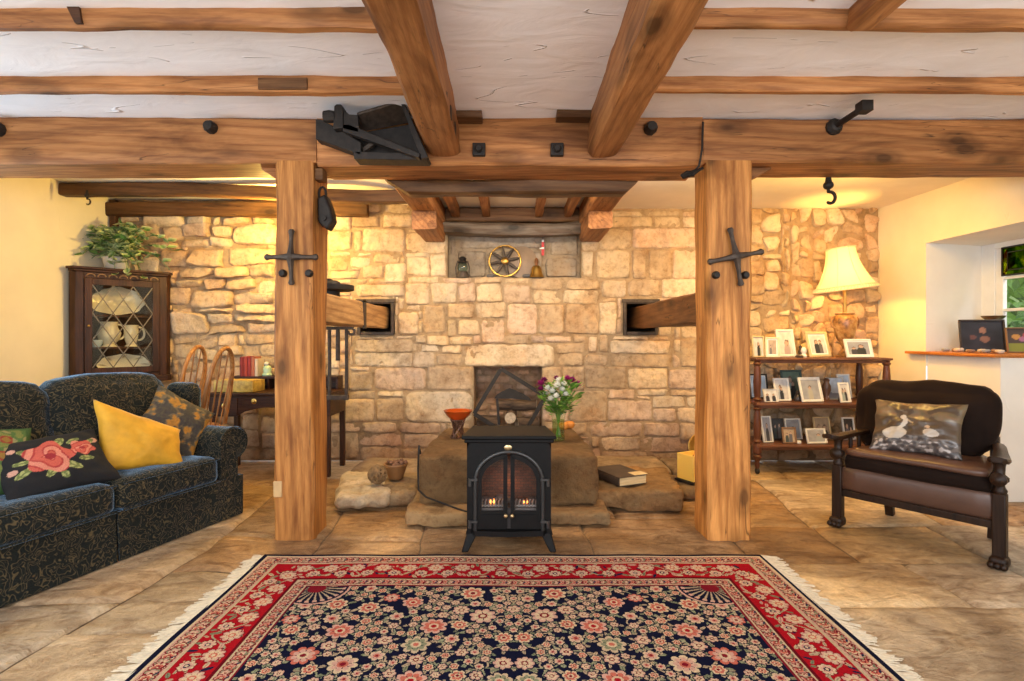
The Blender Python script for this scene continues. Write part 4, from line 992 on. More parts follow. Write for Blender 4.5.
for sg in (-1, 1):
    for z in (.375, .155):
        mb = MB(); xs = sorted((sg * .165, sg * .205)); mb.box(xs[0], xs[1], -.022, -.008, z, z + .012); mb.lathe([(.009, 0), (.009, .04)], 8, Matrix.Translation((sg * .205, -.015, z - .028))); mb.build('hinge', hm, sv)
    for y in (.0, .24):
        mb = MB(); a = sg; mb.add([(a * .165, y, .095), (a * .222, y, .095), (a * .222, y + .04, .095), (a * .165, y + .04, .095), (a * .215, y - .02, 0), (a * .25, y - .02, 0), (a * .25, y + .025, 0), (a * .215, y + .025, 0)],
                                  [(0, 1, 2, 3), (4, 5, 6, 7), (0, 1, 5, 4), (1, 2, 6, 5), (2, 3, 7, 6), (3, 0, 4, 7)]); mb.build('leg', BE, sv, bev=.006)
fbm = NT('firebox_brick'); bt = fbm.n('TexBrick', Vector=fbm.n('Mapping', Vector=fbm.tc(), Rotation=(R(90), 0, 0)).outputs[0], Scale=16.0, Color1=(.13, .045, .02, 1), Color2=(.075, .03, .015, 1), Mortar=(.03, .02, .015, 1)); fbm.base(bt.outputs['Color']); fbm.set(Roughness=.6); fbm.bump(bt.outputs['Fac'], .5, .004)
mb = MB(); mb.box(-.204, .204, .15, .16, .113, .56); mb.build('firebox_back', fbm.m, sv)
mb = MB(); rg = random.Random(2)
for k in range(34): mb.rbox((rg.uniform(-.16, .16), rg.uniform(.05, .13), .228 + rg.uniform(-.01, .018)), (.05, .04, .03), .01, 3, .004, 20, k)
mb.box(-.2, .2, .02, .15, .113, .222); mb.build('coal_bed', plain('grey_coals', (.10, .085, .08), .9), sv)
mb = MB()
for sg in (-1, 1):
    for k in range(7): x = sg * (.036 + .018 * k); mb.tube([(x, .03, .225), (x, .026, .255), (x + .006, .024, .268)], .0045, 6)
    mb.bar((sg * .03, .03, .232), (sg * .152, .03, .232), .008)
mb.build('fret', plain('steel_fret', (.32, .30, .28), .4, .7), sv)
mb = MB()
for sg in (-1, 1):
    for dx, h_ in ((-.010, .022), (.007, .027)):
        cx = sg * .088 + dx; mb.lathe([(.002, 0), (.006, .25 * h_), (.0055, .5 * h_), (.002, .85 * h_), (.0004, h_)], 8, Matrix.Translation((cx, .045, .238)))
mb.build('flame', emit('flame_glow', (1, .26, .05), 5), sv, smooth=60)
lamp('stove_fire', 'POINT', (-.016, 2.95, .33), .14, (1, .35, .1), radius=.03)
# ------------------------------------------------------------------ rug
def rug_colours(Wm, Hm, res):
    nx, ny = int(Wm / res), int(Hm / res)
    X = (np.arange(nx) + .5) * res - Wm / 2; Yv = (np.arange(ny) + .5) * res
    A = np.zeros((ny, nx, 3), 'f4'); rr = np.random.RandomState(5); r2 = random.Random(8)
    navy, red, cream, pink, sage, sal, dred = [np.array(c, 'f4') for c in ((.006, .007, .022), (.31, .006, .012), (.54, .41, .26), (.50, .29, .22), (.20, .21, .125), (.46, .12, .08), (.17, .008, .016))]
    xx, yy = np.meshgrid(X, Yv); dE = np.minimum(np.minimum(xx + Wm / 2, Wm / 2 - xx), np.minimum(yy, Hm - yy))
    A[:] = navy
    b0, b1, b2, b3, b4 = .022, .115, .27, .285, .345
    A[dE > b0] = pink * .85; A[(dE > b0) & (dE < b0 + .012)] = cream; A[(dE > b1 - .012) & (dE < b1)] = cream * .8
    A[(dE > b1) & (dE < b2)] = red; A[(dE > b2) & (dE < b3)] = dred * .6; A[(dE > b3) & (dE < b4)] = cream * .85; A[dE > b4] = navy; A[(dE > b4) & (dE < b4 + .008)] = dred
    field = dE > b4 + .01; redband = (dE > b1) & (dE < b2); pinkband = (dE > b0 + .012) & (dE < b1 - .012); creamband = (dE > b3 + .006) & (dE < b4 - .006)
    def win(cx, cy, r):
        i0, i1 = max(0, int((cx - r + Wm / 2) / res)), min(nx, int((cx + r + Wm / 2) / res) + 2); j0, j1 = max(0, int((cy - r) / res)), min(ny, int((cy + r) / res) + 2)
        return slice(j0, j1), slice(i0, i1)
    def flower(cx, cy, r, cols, lobes, ph, mask):
        w = win(cx, cy, r * 1.2); dx, dy = xx[w] - cx, yy[w] - cy; rad = np.hypot(dx, dy); th = np.arctan2(dy, dx); mk = mask[w]
        pet = np.sqrt(np.abs(np.cos(lobes * th / 2 + ph))); edge = r * (.58 + .42 * pet); B = A[w]
        B[(rad < edge + .005) & mk] = navy if mask is field else dred
        B[(rad < edge) & mk] = cols[0]; B[(rad < edge * .74) & mk] = cols[1]; B[(rad < edge * .80) & (pet < .42) & (rad > r * .38) & mk] = navy if mask is field else dred
        B[(rad < r * .36) & mk] = cols[2]; B[(rad < r * .2) & mk] = cols[3]
    def leaf(cx, cy, l, ang, col, mask):
        w = win(cx, cy, l); dx, dy = xx[w] - cx, yy[w] - cy; u = dx * math.cos(ang) + dy * math.sin(ang); v = -dx * math.sin(ang) + dy * math.cos(ang)
        q = (u / (l * .5)) ** 2 + (v / (l * .2)) ** 2; B = A[w]; B[(q < 1) & mask[w]] = col; B[(q < 1) & (np.abs(v) < res * .6) & mask[w]] = col * .55
    def curve(pts, wd, col, mask):
        for (x, y) in pts:
            w = win(x, y, wd); B = A[w]; B[((xx[w] - x) ** 2 + (yy[w] - y) ** 2 < wd * wd) & mask[w]] = col
    def sym(fn, x, y, *a, flip=None):
        fn(x, y, *a)
        b = list(a)
        if flip is not None: b[flip] = PI - b[flip]
        fn(-x, y, *b)
    # field: vines, leaves, then flowers, mirrored about the long axis centre
    pts = []
    tries = 0
    while tries < 26000 and len(pts) < 560:
        tries += 1
        r = r2.choice([.046, .036, .030, .024, .020, .018, .017]); x = r2.uniform(.0, Wm / 2 - b4 - .02); y = r2.uniform(b4 + .02, Hm - b4 - .02)
        if len(pts) < 14: r = .055
        if x < r * .9: x = 0 if r2.random() < .4 else r * 1.05
        if all((x - a) ** 2 + (y - b) ** 2 > ((r + c) * 1.03 + .004) ** 2 for a, b, c in pts): pts.append((x, y, r))
    for i, (x, y, r) in enumerate(pts):
        near = sorted(pts, key=lambda q: (q[0] - x) ** 2 + (q[1] - y) ** 2)[1:3]
        for (a, b, c) in near:
            mx, my = (x + a) / 2 + r2.uniform(-.05, .05), (y + b) / 2 + r2.uniform(-.05, .05)
            cv = [((1 - t) ** 2 * x + 2 * t * (1 - t) * mx + t * t * a, (1 - t) ** 2 * y + 2 * t * (1 - t) * my + t * t * b) for t in np.linspace(0, 1, 26)]
            vc = r2.choice([sage * 1.25, cream * .75]); curve(cv, .0030, vc, field); curve([(-u, v) for u, v in cv], .0030, vc, field)
        for k in range(4):
            an = r2.uniform(0, 2 * PI); d = r * 1.25
            sym(leaf, x + d * math.cos(an), y + d * math.sin(an), r2.uniform(.024, .040), an + r2.uniform(-.5, .5), r2.choice([sage, cream * .85, sage * 1.3, cream * .7]), field, flip=1)
    pal = [(cream, pink, sal, dred), (pink, cream, dred, cream), (cream, sal, cream, dred), (sal, pink, cream, dred), (cream * .9, sage, cream, sal), (pink * 1.05, sal, cream, red)]
    for x, y, r in pts:
        p = r2.choice(pal) if r > .03 else r2.choice(pal[:3]); lob = 8 if r > .03 else 6; ph = r2.uniform(0, 3)
        flower(x, y, r, p, lob, ph, field); flower(-x, y, r, p, lob, ph, field)
    # corner fans and the medallion petals
    for sx in (-1, 1):
        for cy, sy in ((b4 + .03, 1), (Hm - b4 - .03, -1)):
            cx = sx * (Wm / 2 - b4 - .06)
            w = win(cx, cy, .16); dx, dy = (xx[w] - cx) * -sx, (yy[w] - cy) * sy; rad = np.hypot(dx, dy); th = np.arctan2(dy, dx); mk = field[w]; B = A[w]
            B[(rad < .15) & mk] = navy; B[(rad < .15) & (rad > .14) & mk] = pink; B[(rad < .13) & (rad > .04) & (np.cos(th * 24) > .45) & mk] = cream * .7; B[(rad < .13) & (rad > .115) & (np.cos(th * 24) > -.2) & mk] = pink; B[(rad < .04) & mk] = dred
    # red band: scrolling stems with flowers
    def along(d, n):
        out = []
        per = 2 * (Wm + Hm) - 8 * d
        for k in range(n):
            s = per * k / n; w_, h_ = Wm - 2 * d, Hm - 2 * d
            if s < w_: out.append((-Wm / 2 + d + s, d))
            elif s < w_ + h_: out.append((Wm / 2 - d, d + s - w_))
            elif s < 2 * w_ + h_: out.append((Wm / 2 - d - (s - w_ - h_), Hm - d))
            else: out.append((-Wm / 2 + d, Hm - d - (s - 2 * w_ - h_)))
        return out
    dm = (b1 + b2) / 2
    for k, (x, y) in enumerate(along(dm, 1500)):
        o_ = .045 * math.sin(k * .16); hor = abs(y - dm) < .001 or abs(y - Hm + dm) < .001
        curve([(x + (0 if hor else o_), y + (o_ if hor else 0))], .0042, sage * .8 + cream * .25, redband)
    for k, (x, y) in enumerate(along(dm, 620)):
        o_ = (-1) ** k * r2.uniform(.015, .065); hor = abs(y - dm) < .001 or abs(y - Hm + dm) < .001
        leaf(x + (0 if hor else o_), y + (o_ if hor else 0), r2.uniform(.025, .045), r2.uniform(0, 6.3), r2.choice([cream * .9, sage * .9, pink, navy * 2, cream * .8]), redband)
    for k, (x, y) in enumerate(along(dm, 112)):
        hor = abs(y - dm) < .001 or abs(y - Hm + dm) < .001; o_ = (.028 if k % 2 else -.028)
        flower(x + (0 if hor else o_), y + (o_ if hor else 0), .040 if k % 2 else .030, [(cream, pink, navy * 2, cream), (pink, cream, sal, cream)][k % 2], 8, k, redband)
    for d, n, mk, cs in (((b0 + b1) / 2, 270, pinkband, (cream, sal, dred, cream)), ((b3 + b4) / 2, 230, creamband, (pink, sal, dred, cream))):
        for k, (x, y) in enumerate(along(d, n)):
            flower(x, y, .026 if d < .1 else .020, cs if k % 2 else (sage, pink, cream, dred), 6, k, mk)
            leaf(x + .018, y, .022, 1.0, [navy * 3, sage, dred][k % 3], mk)
    # wool: every knot row varies a little
    A *= (1 + rr.normal(0, .07, A.shape[:2])[..., None]).clip(.7, 1.3)
    return A, nx, ny
RW, RH, RES = 2.575, 1.78, .0033
RX, RYB = .006, 2.80
A, nx, ny = rug_colours(RW, RH, RES)
me = bpy.data.meshes.new('rug')
gx = np.linspace(-RW / 2, RW / 2, nx + 1); gy = np.linspace(-RH, 0, ny + 1)
vx, vy = np.meshgrid(gx, gy); vz = .012 + .0022 * np.sin(vx * 5.1 + 1) * np.sin(vy * 6.3) + .0012 * np.sin(vx * 13 + vy * 9)
top = np.stack([vx, vy, vz], -1).reshape(-1, 3)
idx = np.arange((nx + 1) * (ny + 1)).reshape(ny + 1, nx + 1)
quads = np.stack([idx[:-1, :-1], idx[:-1, 1:], idx[1:, 1:], idx[1:, :-1]], -1).reshape(-1, 4)
rim = np.concatenate([idx[0, :], idx[1:, -1], idx[-1, -2::-1], idx[-2:0:-1, 0]]); nb = len(top)
low = top[rim].copy(); low[:, 2] = .001
k_ = np.arange(len(rim)); sideq = np.stack([nb + k_, nb + (k_ + 1) % len(rim), rim[(k_ + 1) % len(rim)], rim[k_]], -1)
V_ = np.concatenate([top, low]); F_ = np.concatenate([quads, sideq])
me.vertices.add(len(V_)); me.vertices.foreach_set('co', V_.astype('f4').ravel())
me.loops.add(F_.size); me.loops.foreach_set('vertex_index', F_.astype('i4').ravel())
me.polygons.add(len(F_)); me.polygons.foreach_set('loop_start', (np.arange(len(F_)) * 4).astype('i4')); me.polygons.foreach_set('loop_total', np.full(len(F_), 4, 'i4')) if bpy.app.version < (4, 1) else None
me.update(calc_edges=True)
ca = me.color_attributes.new('Col', 'FLOAT_COLOR', 'CORNER')
fc = np.ones((len(F_), 4), 'f4'); fc[:len(quads), :3] = A[::1].reshape(-1, 3); fc[len(quads):, :3] = (.012, .014, .04)
ca.data.foreach_set('color', np.repeat(fc, 4, 0).ravel())
me.materials.append(vcol_mat('rug_wool', .95, .18, 160, .5, Specular_IOR_Level=.04))
rug = bpy.data.objects.new('rug', me); C.objects.link(rug); rug.location = (RX, RYB, 0)
single(rug, 'large navy and red floral oriental rug with cream fringes', 'rug')
frm = plain('cream_fringe', (.66, .58, .44), .9, 0, .15, 40)
for sg in (-1, 1):
    mb = MB(); rg = random.Random(40 + sg)
    y = -RH + .01; 
    while y < -.005:
        n = 3; base = Vector((sg * RW / 2 - sg * .006, y, .010)); dy = .030 * math.sin(y * 3.1) + rg.gauss(0, .012); Ls = rg.uniform(.06, .095)
        for q in range(n):
            e = base + Vector((sg * Ls * rg.uniform(.85, 1.05), dy + rg.gauss(0, .008), -.006))
            m = base.lerp(e, .5) + Vector((0, rg.gauss(0, .006), -.002)); o_ = (q - 1) * .0035
            mb.tube([base + Vector((0, o_, 0)), m + Vector((0, o_, 0)), e], [.0030, .0028, .0018], 4)
        y += rg.uniform(.009, .014)
    tag(mb.build('fringe', frm, rug, recalc=False), kind='stuff')

# ------------------------------------------------------------------ sofa
def sofa_fabric():
    t = NT('dark_green_scroll_chenille'); n = t.n('TexNoise', Vector=t.tc(), Scale=22.0, Detail=1.3, Roughness=.5, Distortion=.8).outputs['Fac']
    s = t.math('FRACT', t.math('MULTIPLY', n, 7.0)); line = t.ramp(s, [(.0, 1), (.16, .25), (.26, 0), (.86, 0), (1.0, 1)])
    n2 = t.noise(t.tc(), 260, 2); n3 = t.noise(t.tc(), 3, 3)
    col = t.mix(line, t.ramp(n2, [(.3, (.008, .010, .010)), (.7, (.022, .026, .024))]), (.125, .095, .048))
    t.base(t.mix(.4, col, t.ramp(n3, [(.3, .7), (.7, 1.2)]), 'MULTIPLY'))
    t.set(Roughness=.8, Sheen_Weight=.85, Sheen_Roughness=.30, Sheen_Tint=(.36, .64, 1.0, 1), Specular_IOR_Level=.08)  # sheen tinted blue to stand for sky light on the seat tops
    t.bump(t.math('ADD', n2, line), .35, .003); return t.m
M['sofa'] = sofa_fabric()
sofa = thing('sofa', 'dark green scroll patterned two seater sofa with rolled arm and skirt', 'sofa', (-2.006, 2.736, 0), R(71.3))
F = M['sofa']; HW, ARM = .79, .17
mb = MB(); mb.rbox((0, .47, .15), (2 * HW - .02, .90, .215), .02, 8, .003, 6, 1); mb.build('base', F, sofa, smooth=60)
mb = MB()
# skirt: four valance panels hanging to the floor with a pleat gap at the middle of the front
for x0, x1 in ((-HW, -.006), (.006, HW)):
    P = [[(x0 + (x1 - x0) * i / 24, -.006 - .012 * (1 - z / .25) + .004 * nz(x0 + i * .3, z * 5, 2), z) for i in range(25)] for z in np.linspace(.004, .252, 8)]; mb.grid(P)
    P2_ = [[(p[0], p[1] + .012, p[2]) for p in row] for row in P]; mb.grid(P2_)
    mb.add(P[0] + P2_[0], [(i, i + 1, 26 + i, 25 + i) for i in range(24)]); mb.add(P[-1] + P2_[-1], [(i, i + 1, 26 + i, 25 + i) for i in range(24)])
    for e in (0, -1):
        q = [r_[e] for r_ in P] + [r_[e] for r_ in P2_]; mb.add(q, [(i, i + 1, 9 + i, 8 + i) for i in range(7)])
for sx in (-1, 1):
    mb.box(*sorted((sx * (HW + .004), sx * (HW + .018))), -.004, .93, .004, .25)
mb.build('skirt', F, sofa, smooth=60)
for i, sx in enumerate((-1, 1)):
    mb = MB(); mb.rbox((sx * .308, .30, .328), (.612, .66, .165), .05, 14, .006, 4, 3 + i, bulge=.012); mb.build('seat_cushion', F, sofa, smooth=70)
    mb = MB()
    def lean(p, u, v, w): return Vector((p.x, p.y + .10 * (w + 1) / 2, p.z - .012 * abs(u) ** 3 * (w > 0)))
    mb.rbox((sx * .335, .485, .65), (.675, .20, .50), .075, 14, .010, 4, 6 + i, bulge=.025, fn=lean); mb.build('back_cushion', F, sofa, smooth=70)
mb = MB(); mb.rbox((0, .70, .46), (2 * HW + .03, .19, .78), .085, 12, .004, 4, 11, fn=lambda p, u, v, w: Vector((p.x + .03 * u * max(0, w), p.y + .06 * (w + 1) / 2, p.z))); [mb.rbox((sx * .80, .50, .61), (.13, .24, .44), .06, 8, .003, 4, 5 + sx) for sx in (-1, 1)]; mb.build('back_frame', F, sofa, smooth=70)
for sx in (-1, 1):
    mb = MB()
    # rolled arm: section swept front to back
    sec = []
    for k in range(20):
        t = -.42 * PI + 1.29 * PI * k / 19; sec.append((sx * (.105 * math.cos(t) * 1.0 + .04), .465 + .10 * math.sin(t)))
    sec = [(-sx * .055, .245)] + [(-sx * .055, .40)] + sec[::-1] + [(sx * .075, .36), (sx * .075, .245)]
    P = [[(sx * .69 + x_, y_, z_ + .05 * max(0, (y_ - .3)) * (z_ > .4)) for x_, z_ in sec] for y_ in np.linspace(-.005, .72, 12)]
    mb.grid(P, close=True); mb.add(P[0], [tuple(range(len(sec)))]); mb.add(P[-1], [tuple(range(len(sec)))])
    arm = mb.build('arm', F, sofa, smooth=50)
    mb = MB(); mb.tube([(sx * .69 + x_, -.008, z_) for x_, z_ in sec[2:-2]], .006, 6); mb.build('piping', F, arm, smooth=60)
mb = MB()
for sx in (-1, 1):
    x0, x1 = sx * .308 - .29, sx * .308 + .29
    for z in (.262, .398): mb.tube([(x, -.036 + .004 * math.cos(x * 5), z) for x in np.linspace(x0, x1, 12)], .006, 6)
mb.build('seat_piping', F, sofa)

# ------------------------------------------------------------------ cushions
def pillow(name, label, loc, size, T, paint, mat, rz, lean, roll, seed=0, n=56, pinch=.09, wr=.006, trim=None, slump=0):
    """paint(u, v) colours the front, u right and v up, both -1..1"""
    mb = MB(); w, h = size[0] / 2, size[1] / 2
    for sgn in (-1, 1):
        P, cols = [], []
        for j in range(n + 1):
            row = []
            for i in range(n + 1):
                u, v = -1 + 2 * i / n, -1 + 2 * j / n
                x = u * w * (1 - pinch * (1 - v * v)); z = v * h * (1 - pinch * (1 - u * u))
                z = (z + h) * (1 - slump * (u + 1) / 2) - h
                t = (max(0, 1 - u ** 2) * max(0, 1 - v ** 2)) ** .42 * T / 2
                t *= 1 + .10 * nz(u * 1.7 + seed, v * 1.7, sgn)
                if 0 < i < n and 0 < j < n: t += wr * nz(u * 4 + seed, v * 4, 3) * min(1, t / .03)
                row.append((x + .008 * nz(u * 2, v * 2, seed), sgn * t, z + .01 * nz(v * 2, u * 2, seed + 4))); cols.append(paint(u, v))
            P.append(row)
        mb.grid(P, cols)
    o = mb.build(name, mat, loc=loc, colors=True, smooth=80)
    bm = bmesh.new(); bm.from_mesh(o.data); bmesh.ops.remove_doubles(bm, verts=bm.verts, dist=.0004); bmesh.ops.recalc_face_normals(bm, faces=bm.faces); bm.to_mesh(o.data); bm.free()
    o.rotation_mode = 'YXZ'; o.rotation_euler = (-lean, roll, rz)
    if trim:
        tb = MB(); pts = []
        for k in range(4 * 16):
            s, f = divmod(k, 16); f = f / 16 * 2 - 1; u, v = ((f, -1), (1, f), (-f, 1), (-1, -f))[s]
            pts.append((u * w * (1 - pinch * (1 - v * v)), 0, v * h * (1 - pinch * (1 - u * u))))
        tb.tube(pts + pts[:1], .005, 5, False); tb.build('piping', trim, o)
    return single(o, label, 'cushion')
def sofa_at(u, v, z): return Vector((-2.006 + u * math.cos(R(71.3)) - v * math.sin(R(71.3)), 2.736 + u * math.sin(R(71.3)) + v * math.cos(R(71.3)), z))
velvet = vcol_mat('gold_velvet', .7, .22, 9, .25, Sheen_Weight=.6, Sheen_Roughness=.3, Sheen_Tint=(1, .85, .5, 1))
def p_gold(u, v):
    k = 1 + .12 * nz(u * 2, v * 2, 4); return (.70 * k, .36 * k, .022 * k)
pillow('gold_cushion', 'plain mustard gold velvet cushion propped on the sofa', sofa_at(.275, .20, .59), (.43, .42), .17, p_gold, velvet, R(58), R(26), R(7), 2, 40, slump=.46)
needle = vcol_mat('needlepoint', .95, .25, 220, .5)
def rose(u, v, cx, cy, r, seed):
    dx, dy = u - cx, v - cy; d = math.hypot(dx, dy); th = math.atan2(dy, dx)
    edge = r * (.88 + .12 * math.cos(5 * th + seed))
    if d > edge: return None
    q = math.sin(d / r * 9 + 1.6 * math.cos(2.5 * th + seed) + th * 1.0)
    base = (.52, .10, .07) if q > .2 else ((.36, .035, .035) if q > -.5 else (.62, .22, .15))
    if d < r * .22: base = (.30, .02, .03)
    return base
def p_rose(u, v):
    for cx, cy, r, s in ((-.14, .02, .50, 0), (.54, .14, .28, 2)):
        c = rose(u, v * .8, cx, cy, r, s)
        if c: return c
    for cx, cy, l, a in ((.18, -.42, .34, -.7), (.50, -.28, .26, -.2), (-.18, -.48, .30, -2.2), (-.62, .02, .26, 2.9), (-.50, .36, .26, 2.3), (.12, .50, .32, .9), (.42, .50, .24, .5), (-.66, -.34, .30, -2.6), (.72, .40, .24, .7), (.0, -.66, .22, -1.4)):
        dx, dy = u - cx, v - cy; uu = dx * math.cos(a) + dy * math.sin(a); vv = -dx * math.sin(a) + dy * math.cos(a)
        if (uu / (l * .62)) ** 2 + (vv / (l * .30)) ** 2 < 1: return (.34, .36, .13) if abs(vv) > .02 and math.sin(uu * 40 + abs(vv) * 30) > -.3 else (.14, .17, .05)
    for cx, cy, r in ((-.82, -.2, .09), (.84, .44, .09), (-.70, .52, .07)):
        if math.hypot(u - cx, v - cy) < r: return (.55, .30, .22)
    return (.008, .008, .010)
pillow('rose_cushion', 'black cushion with needlepoint red roses and leaves, on the sofa seat', sofa_at(-.165, .19, .520), (.46, .35), .13, p_rose, needle, R(58), R(48), R(-4), 5, 110)
def p_leafy(u, v):
    q = nz(u * 2.6, v * 2.6, 8) + .45 * nz(u * 7, v * 7, 2); s = nz(u * 14, v * 14, 6)
    if q > .18: return (.36 + .1 * s, .17 + .05 * s, .022)
    if q > .02: return (.13, .10, .055)
    return (.045 + .02 * s, .04 + .02 * s, .035)
pillow('leaf_cushion', 'brown and amber leaf patterned cushion tucked beside the sofa arm', sofa_at(.545, .27, .60), (.38, .38), .14, p_leafy, vcol_mat('leaf_brocade', .75, .25, 80, .3), R(60), R(25), R(38), 9, 60)
def p_green(u, v):
    if max(abs(u), abs(v)) > .88: return (.04, .10, .025)
    for cx, cy, r in ((-.3, .3, .26), (.42, -.05, .2), (0, -.5, .22), (.5, .5, .16)):
        d = math.hypot(u - cx, v - cy)
        if d < r * .5: return (.26, .15, .03)
        if d < r * .8: return (.26, .035, .02)
    q = nz(u * 5, v * 5, 1)
    return (.17, .20, .05) if q > .1 else ((.07, .14, .035) if q > -.2 else (.27, .24, .10))
pillow('green_cushion', 'green floral cushion with dark green border at the left edge of the sofa', sofa_at(-.40, .33, .565), (.42, .37), .14, p_green, needle, R(60), R(40), R(8), 12, 70)

# ------------------------------------------------------------------ corner cupboard with crockery, plant on top
CAB = .93
cab = thing('corner_cupboard', 'dark wooden corner cupboard with diamond leaded glass door', 'cupboard', (-3.315, 4.605, .765), R(46))
MH, MZ = M['mahogany'], M['mahoganyZ']; CH = .945
poly = [(-.345, 0), (.345, 0), (.385, .04), (.02, .405), (-.02, .405), (-.385, .04)]
big = [(x * 1.02, y - .02 if y < .01 else y) for x, y in poly]
mb = MB(); mb.prism(big, .905, .925); mb.prism([(x * 1.04, y - .015 if y < 0 else y) for x, y in big], .925, CH); mb.build('cornice', MH, cab, bev=.004)
mb = MB(); mb.prism([(x * 1.03, y - .015 if y < .01 else y) for x, y in poly], -.02, 0.03); mb.build('base', MH, cab, bev=.004)
mb = MB()
for a, b in ((poly[2], poly[3]), (poly[3], poly[4]), (poly[4], poly[5])):
    d = Vector((b[0] - a[0], b[1] - a[1], 0)); nrm = Vector((d.y, -d.x, 0)).normalized() * -.012
    mb.prism([a, b, (b[0] + nrm.x, b[1] + nrm.y), (a[0] + nrm.x, a[1] + nrm.y)], .03, .905)
mb.build('back_panel', plain('dark_interior_wood', (.05, .022, .012), .6), cab)
mb = MB()
for sx in (-1, 1):
    mb.prism([(sx * .345, 0), (sx * .385, .04), (sx * .37, .055), (sx * .33, .015)], .03, .905); mb.box(*sorted((sx * .345, sx * .285)), 0, .02, .03, .905)
mb.box(-.285, .285, 0, .02, .855, .905); mb.box(-.285, .285, 0, .02, .03, .06)
mb.build('face_frame', MZ, cab, bev=.003)
mb = MB()
for k in range(7): x = -.24 + .08 * k; mb.tube([(x + .03 * math.cos(t), -.006, .868 + .022 * math.sin(t)) for t in np.linspace(0, PI, 8)], .006, 6)
mb.build('carved_frieze', plain('carved_frieze_wood', (.22, .11, .035), .4), cab)
SHZ = (.283, .555)
for z in SHZ: mb = MB(); mb.prism([(x * .95, .03 if y < .01 else y * .95) for x, y in poly], z - .016, z); mb.build('shelf', MH, cab)
dr = bpy.data.objects.new('door', None); C.objects.link(dr); dr.parent = cab
mb = MB(); mb.box(-.283, -.228, -.014, .008, .062, .853); mb.box(.228, .283, -.014, .008, .062, .853); mb.box(-.228, .228, -.014, .008, .062, .112); mb.box(-.228, .228, -.014, .008, .80, .853); mb.build('door_frame', MZ, dr, bev=.003)
mb = MB(); mb.box(-.23, .23, -.004, -.002, .11, .80); mb.build('pane', glass('cupboard_glass', (.93, .92, .86), .04), dr)
mb = MB(); bw, bh = .152, .23
def clipseg(x0, z0, dx, dz):
    ts = [0, 1e9]; lo, hi = -1e9, 1e9
    for p, d, a, b in ((x0, dx, -.228, .228), (z0, dz, .112, .80)):
        t0, t1 = (a - p) / d, (b - p) / d
        lo, hi = max(lo, min(t0, t1)), min(hi, max(t0, t1))
    return (lo, hi) if hi > lo + .01 else None
for k in range(-7, 8):
    for s in (-1, 1):
        c_ = clipseg(k * bw, .456, s * bw, bh)
        if c_: mb.bar((k * bw + s * bw * c_[0], -.006, .456 + bh * c_[0]), (k * bw + s * bw * c_[1], -.006, .456 + bh * c_[1]), .006, .008)
mb.build('leading', plain('leading', (.16, .13, .09), .4, .6), dr)
mb = MB(); mb.ball((-.255, -.024, .46), .011, 8); mb.build('door_knob', M['brass'], dr)
cr = math.cos(R(46)); sr = math.sin(R(46))
cab.scale = (CAB, CAB, 1)
def cab_at(x, y, z):
    x, y = x * CAB, y * CAB
    return Vector((-3.315 + x * cr - y * sr, 4.605 + x * sr + y * cr, .765 + z))
china = vcol_mat('cream_china', .18, .05, 10, 0)
def platter(loc, a, b, label, spots=False, lean=78):
    mb = MB(); P, cols = [], []; N = 40
    for r_, z_ in ((0, 0), (.3, 0), (.6, .002), (.68, .012), (.8, .018), (1, .026), (1.0, .030), (.8, .024), (.6, .008), (0, .006)):
        row = []
        for k in range(N):
            t = 2 * PI * k / N; q = 1 + (.035 * math.cos(8 * t) if r_ > .9 else 0); row.append((a * r_ * q * math.cos(t), b * r_ * q * math.sin(t), z_))
            dk = spots and (r_ == .8 and k % 5 == 0 or r_ == .3 and k % 7 < 2); cols.append((.25, .2, .14) if dk else (.80, .74, .60))
        P.append(row)
    mb.grid(P, cols, close=True)
    o = mb.build('platter', china, loc=loc, rot=(R(lean), 0, R(46)), colors=True, smooth=60); o.rotation_euler = (Matrix.Rotation(R(46), 4, 'Z') @ Matrix.Rotation(R(lean), 4, 'X')).to_euler()
    return single(o, label, 'platter')
platter(cab_at(-.02, .19, .555 + .105), .20, .108, 'cream oval platter in front on the top cupboard shelf')
platter(cab_at(.01, .255, .555 + .125), .17, .125, 'cream platter leaning behind another on the top cupboard shelf')
platter(cab_at(.03, .15, .03 + .092), .19, .092, 'oval serving platter with dark flecks at the bottom of the cupboard', True)
def jug(loc, r, h, label, belly):
    j = thing('china_jug', label, 'jug', loc, R(46))
    prof = [(r * .6, 0), (r * .68, .01 * h), (r * .45, .1 * h), (r * (.85 if belly else .62), .3 * h), (r, .55 * h) if belly else (r * .72, .55 * h), (r * .72, .78 * h), (r * .66, .9 * h), (r * .80, h), (r * .74, h), (r * .58, .88 * h), (r * .6, .6 * h), (r * .3, .15 * h)]
    mb = MB(); mb.lathe(prof, 24, cap=False, col=(.80, .74, .60)); mb.build('jug_body', china, j, colors=True, smooth=60)
    mb = MB(); mb.col = (.80, .74, .60); mb.tube([(r * .68 + r * .62 * math.sin(t) ** .8, 0, h * (.30 + .60 * (1 - math.cos(t)) / 2)) for t in np.linspace(0.001, PI - .001, 14)], .009, 8); mb.build('handle', china, j, colors=True)
jug(cab_at(-.085, .13, .283), .088, .215, 'round bellied cream jug on the middle cupboard shelf', True)
jug(cab_at(.085, .13, .283), .075, .19, 'straight sided cream jug on the middle cupboard shelf', False)
mb = MB(); mb.lathe([(.03, 0), (.045, .03), (.05, .06), (.045, .058), (.03, .01)], 18, cap=False); single(mb.build('glass_tumbler', plain('pale_blue_china', (.55, .68, .80), .2), loc=cab_at(-.185, .10, .283), smooth=60), 'little pale blue cup at the end of the middle cupboard shelf', 'cup')
lp = thing('potted_plant', 'trailing green and cream variegated plant on top of the corner cupboard', 'plant', cab_at(-.02, .16, CH))
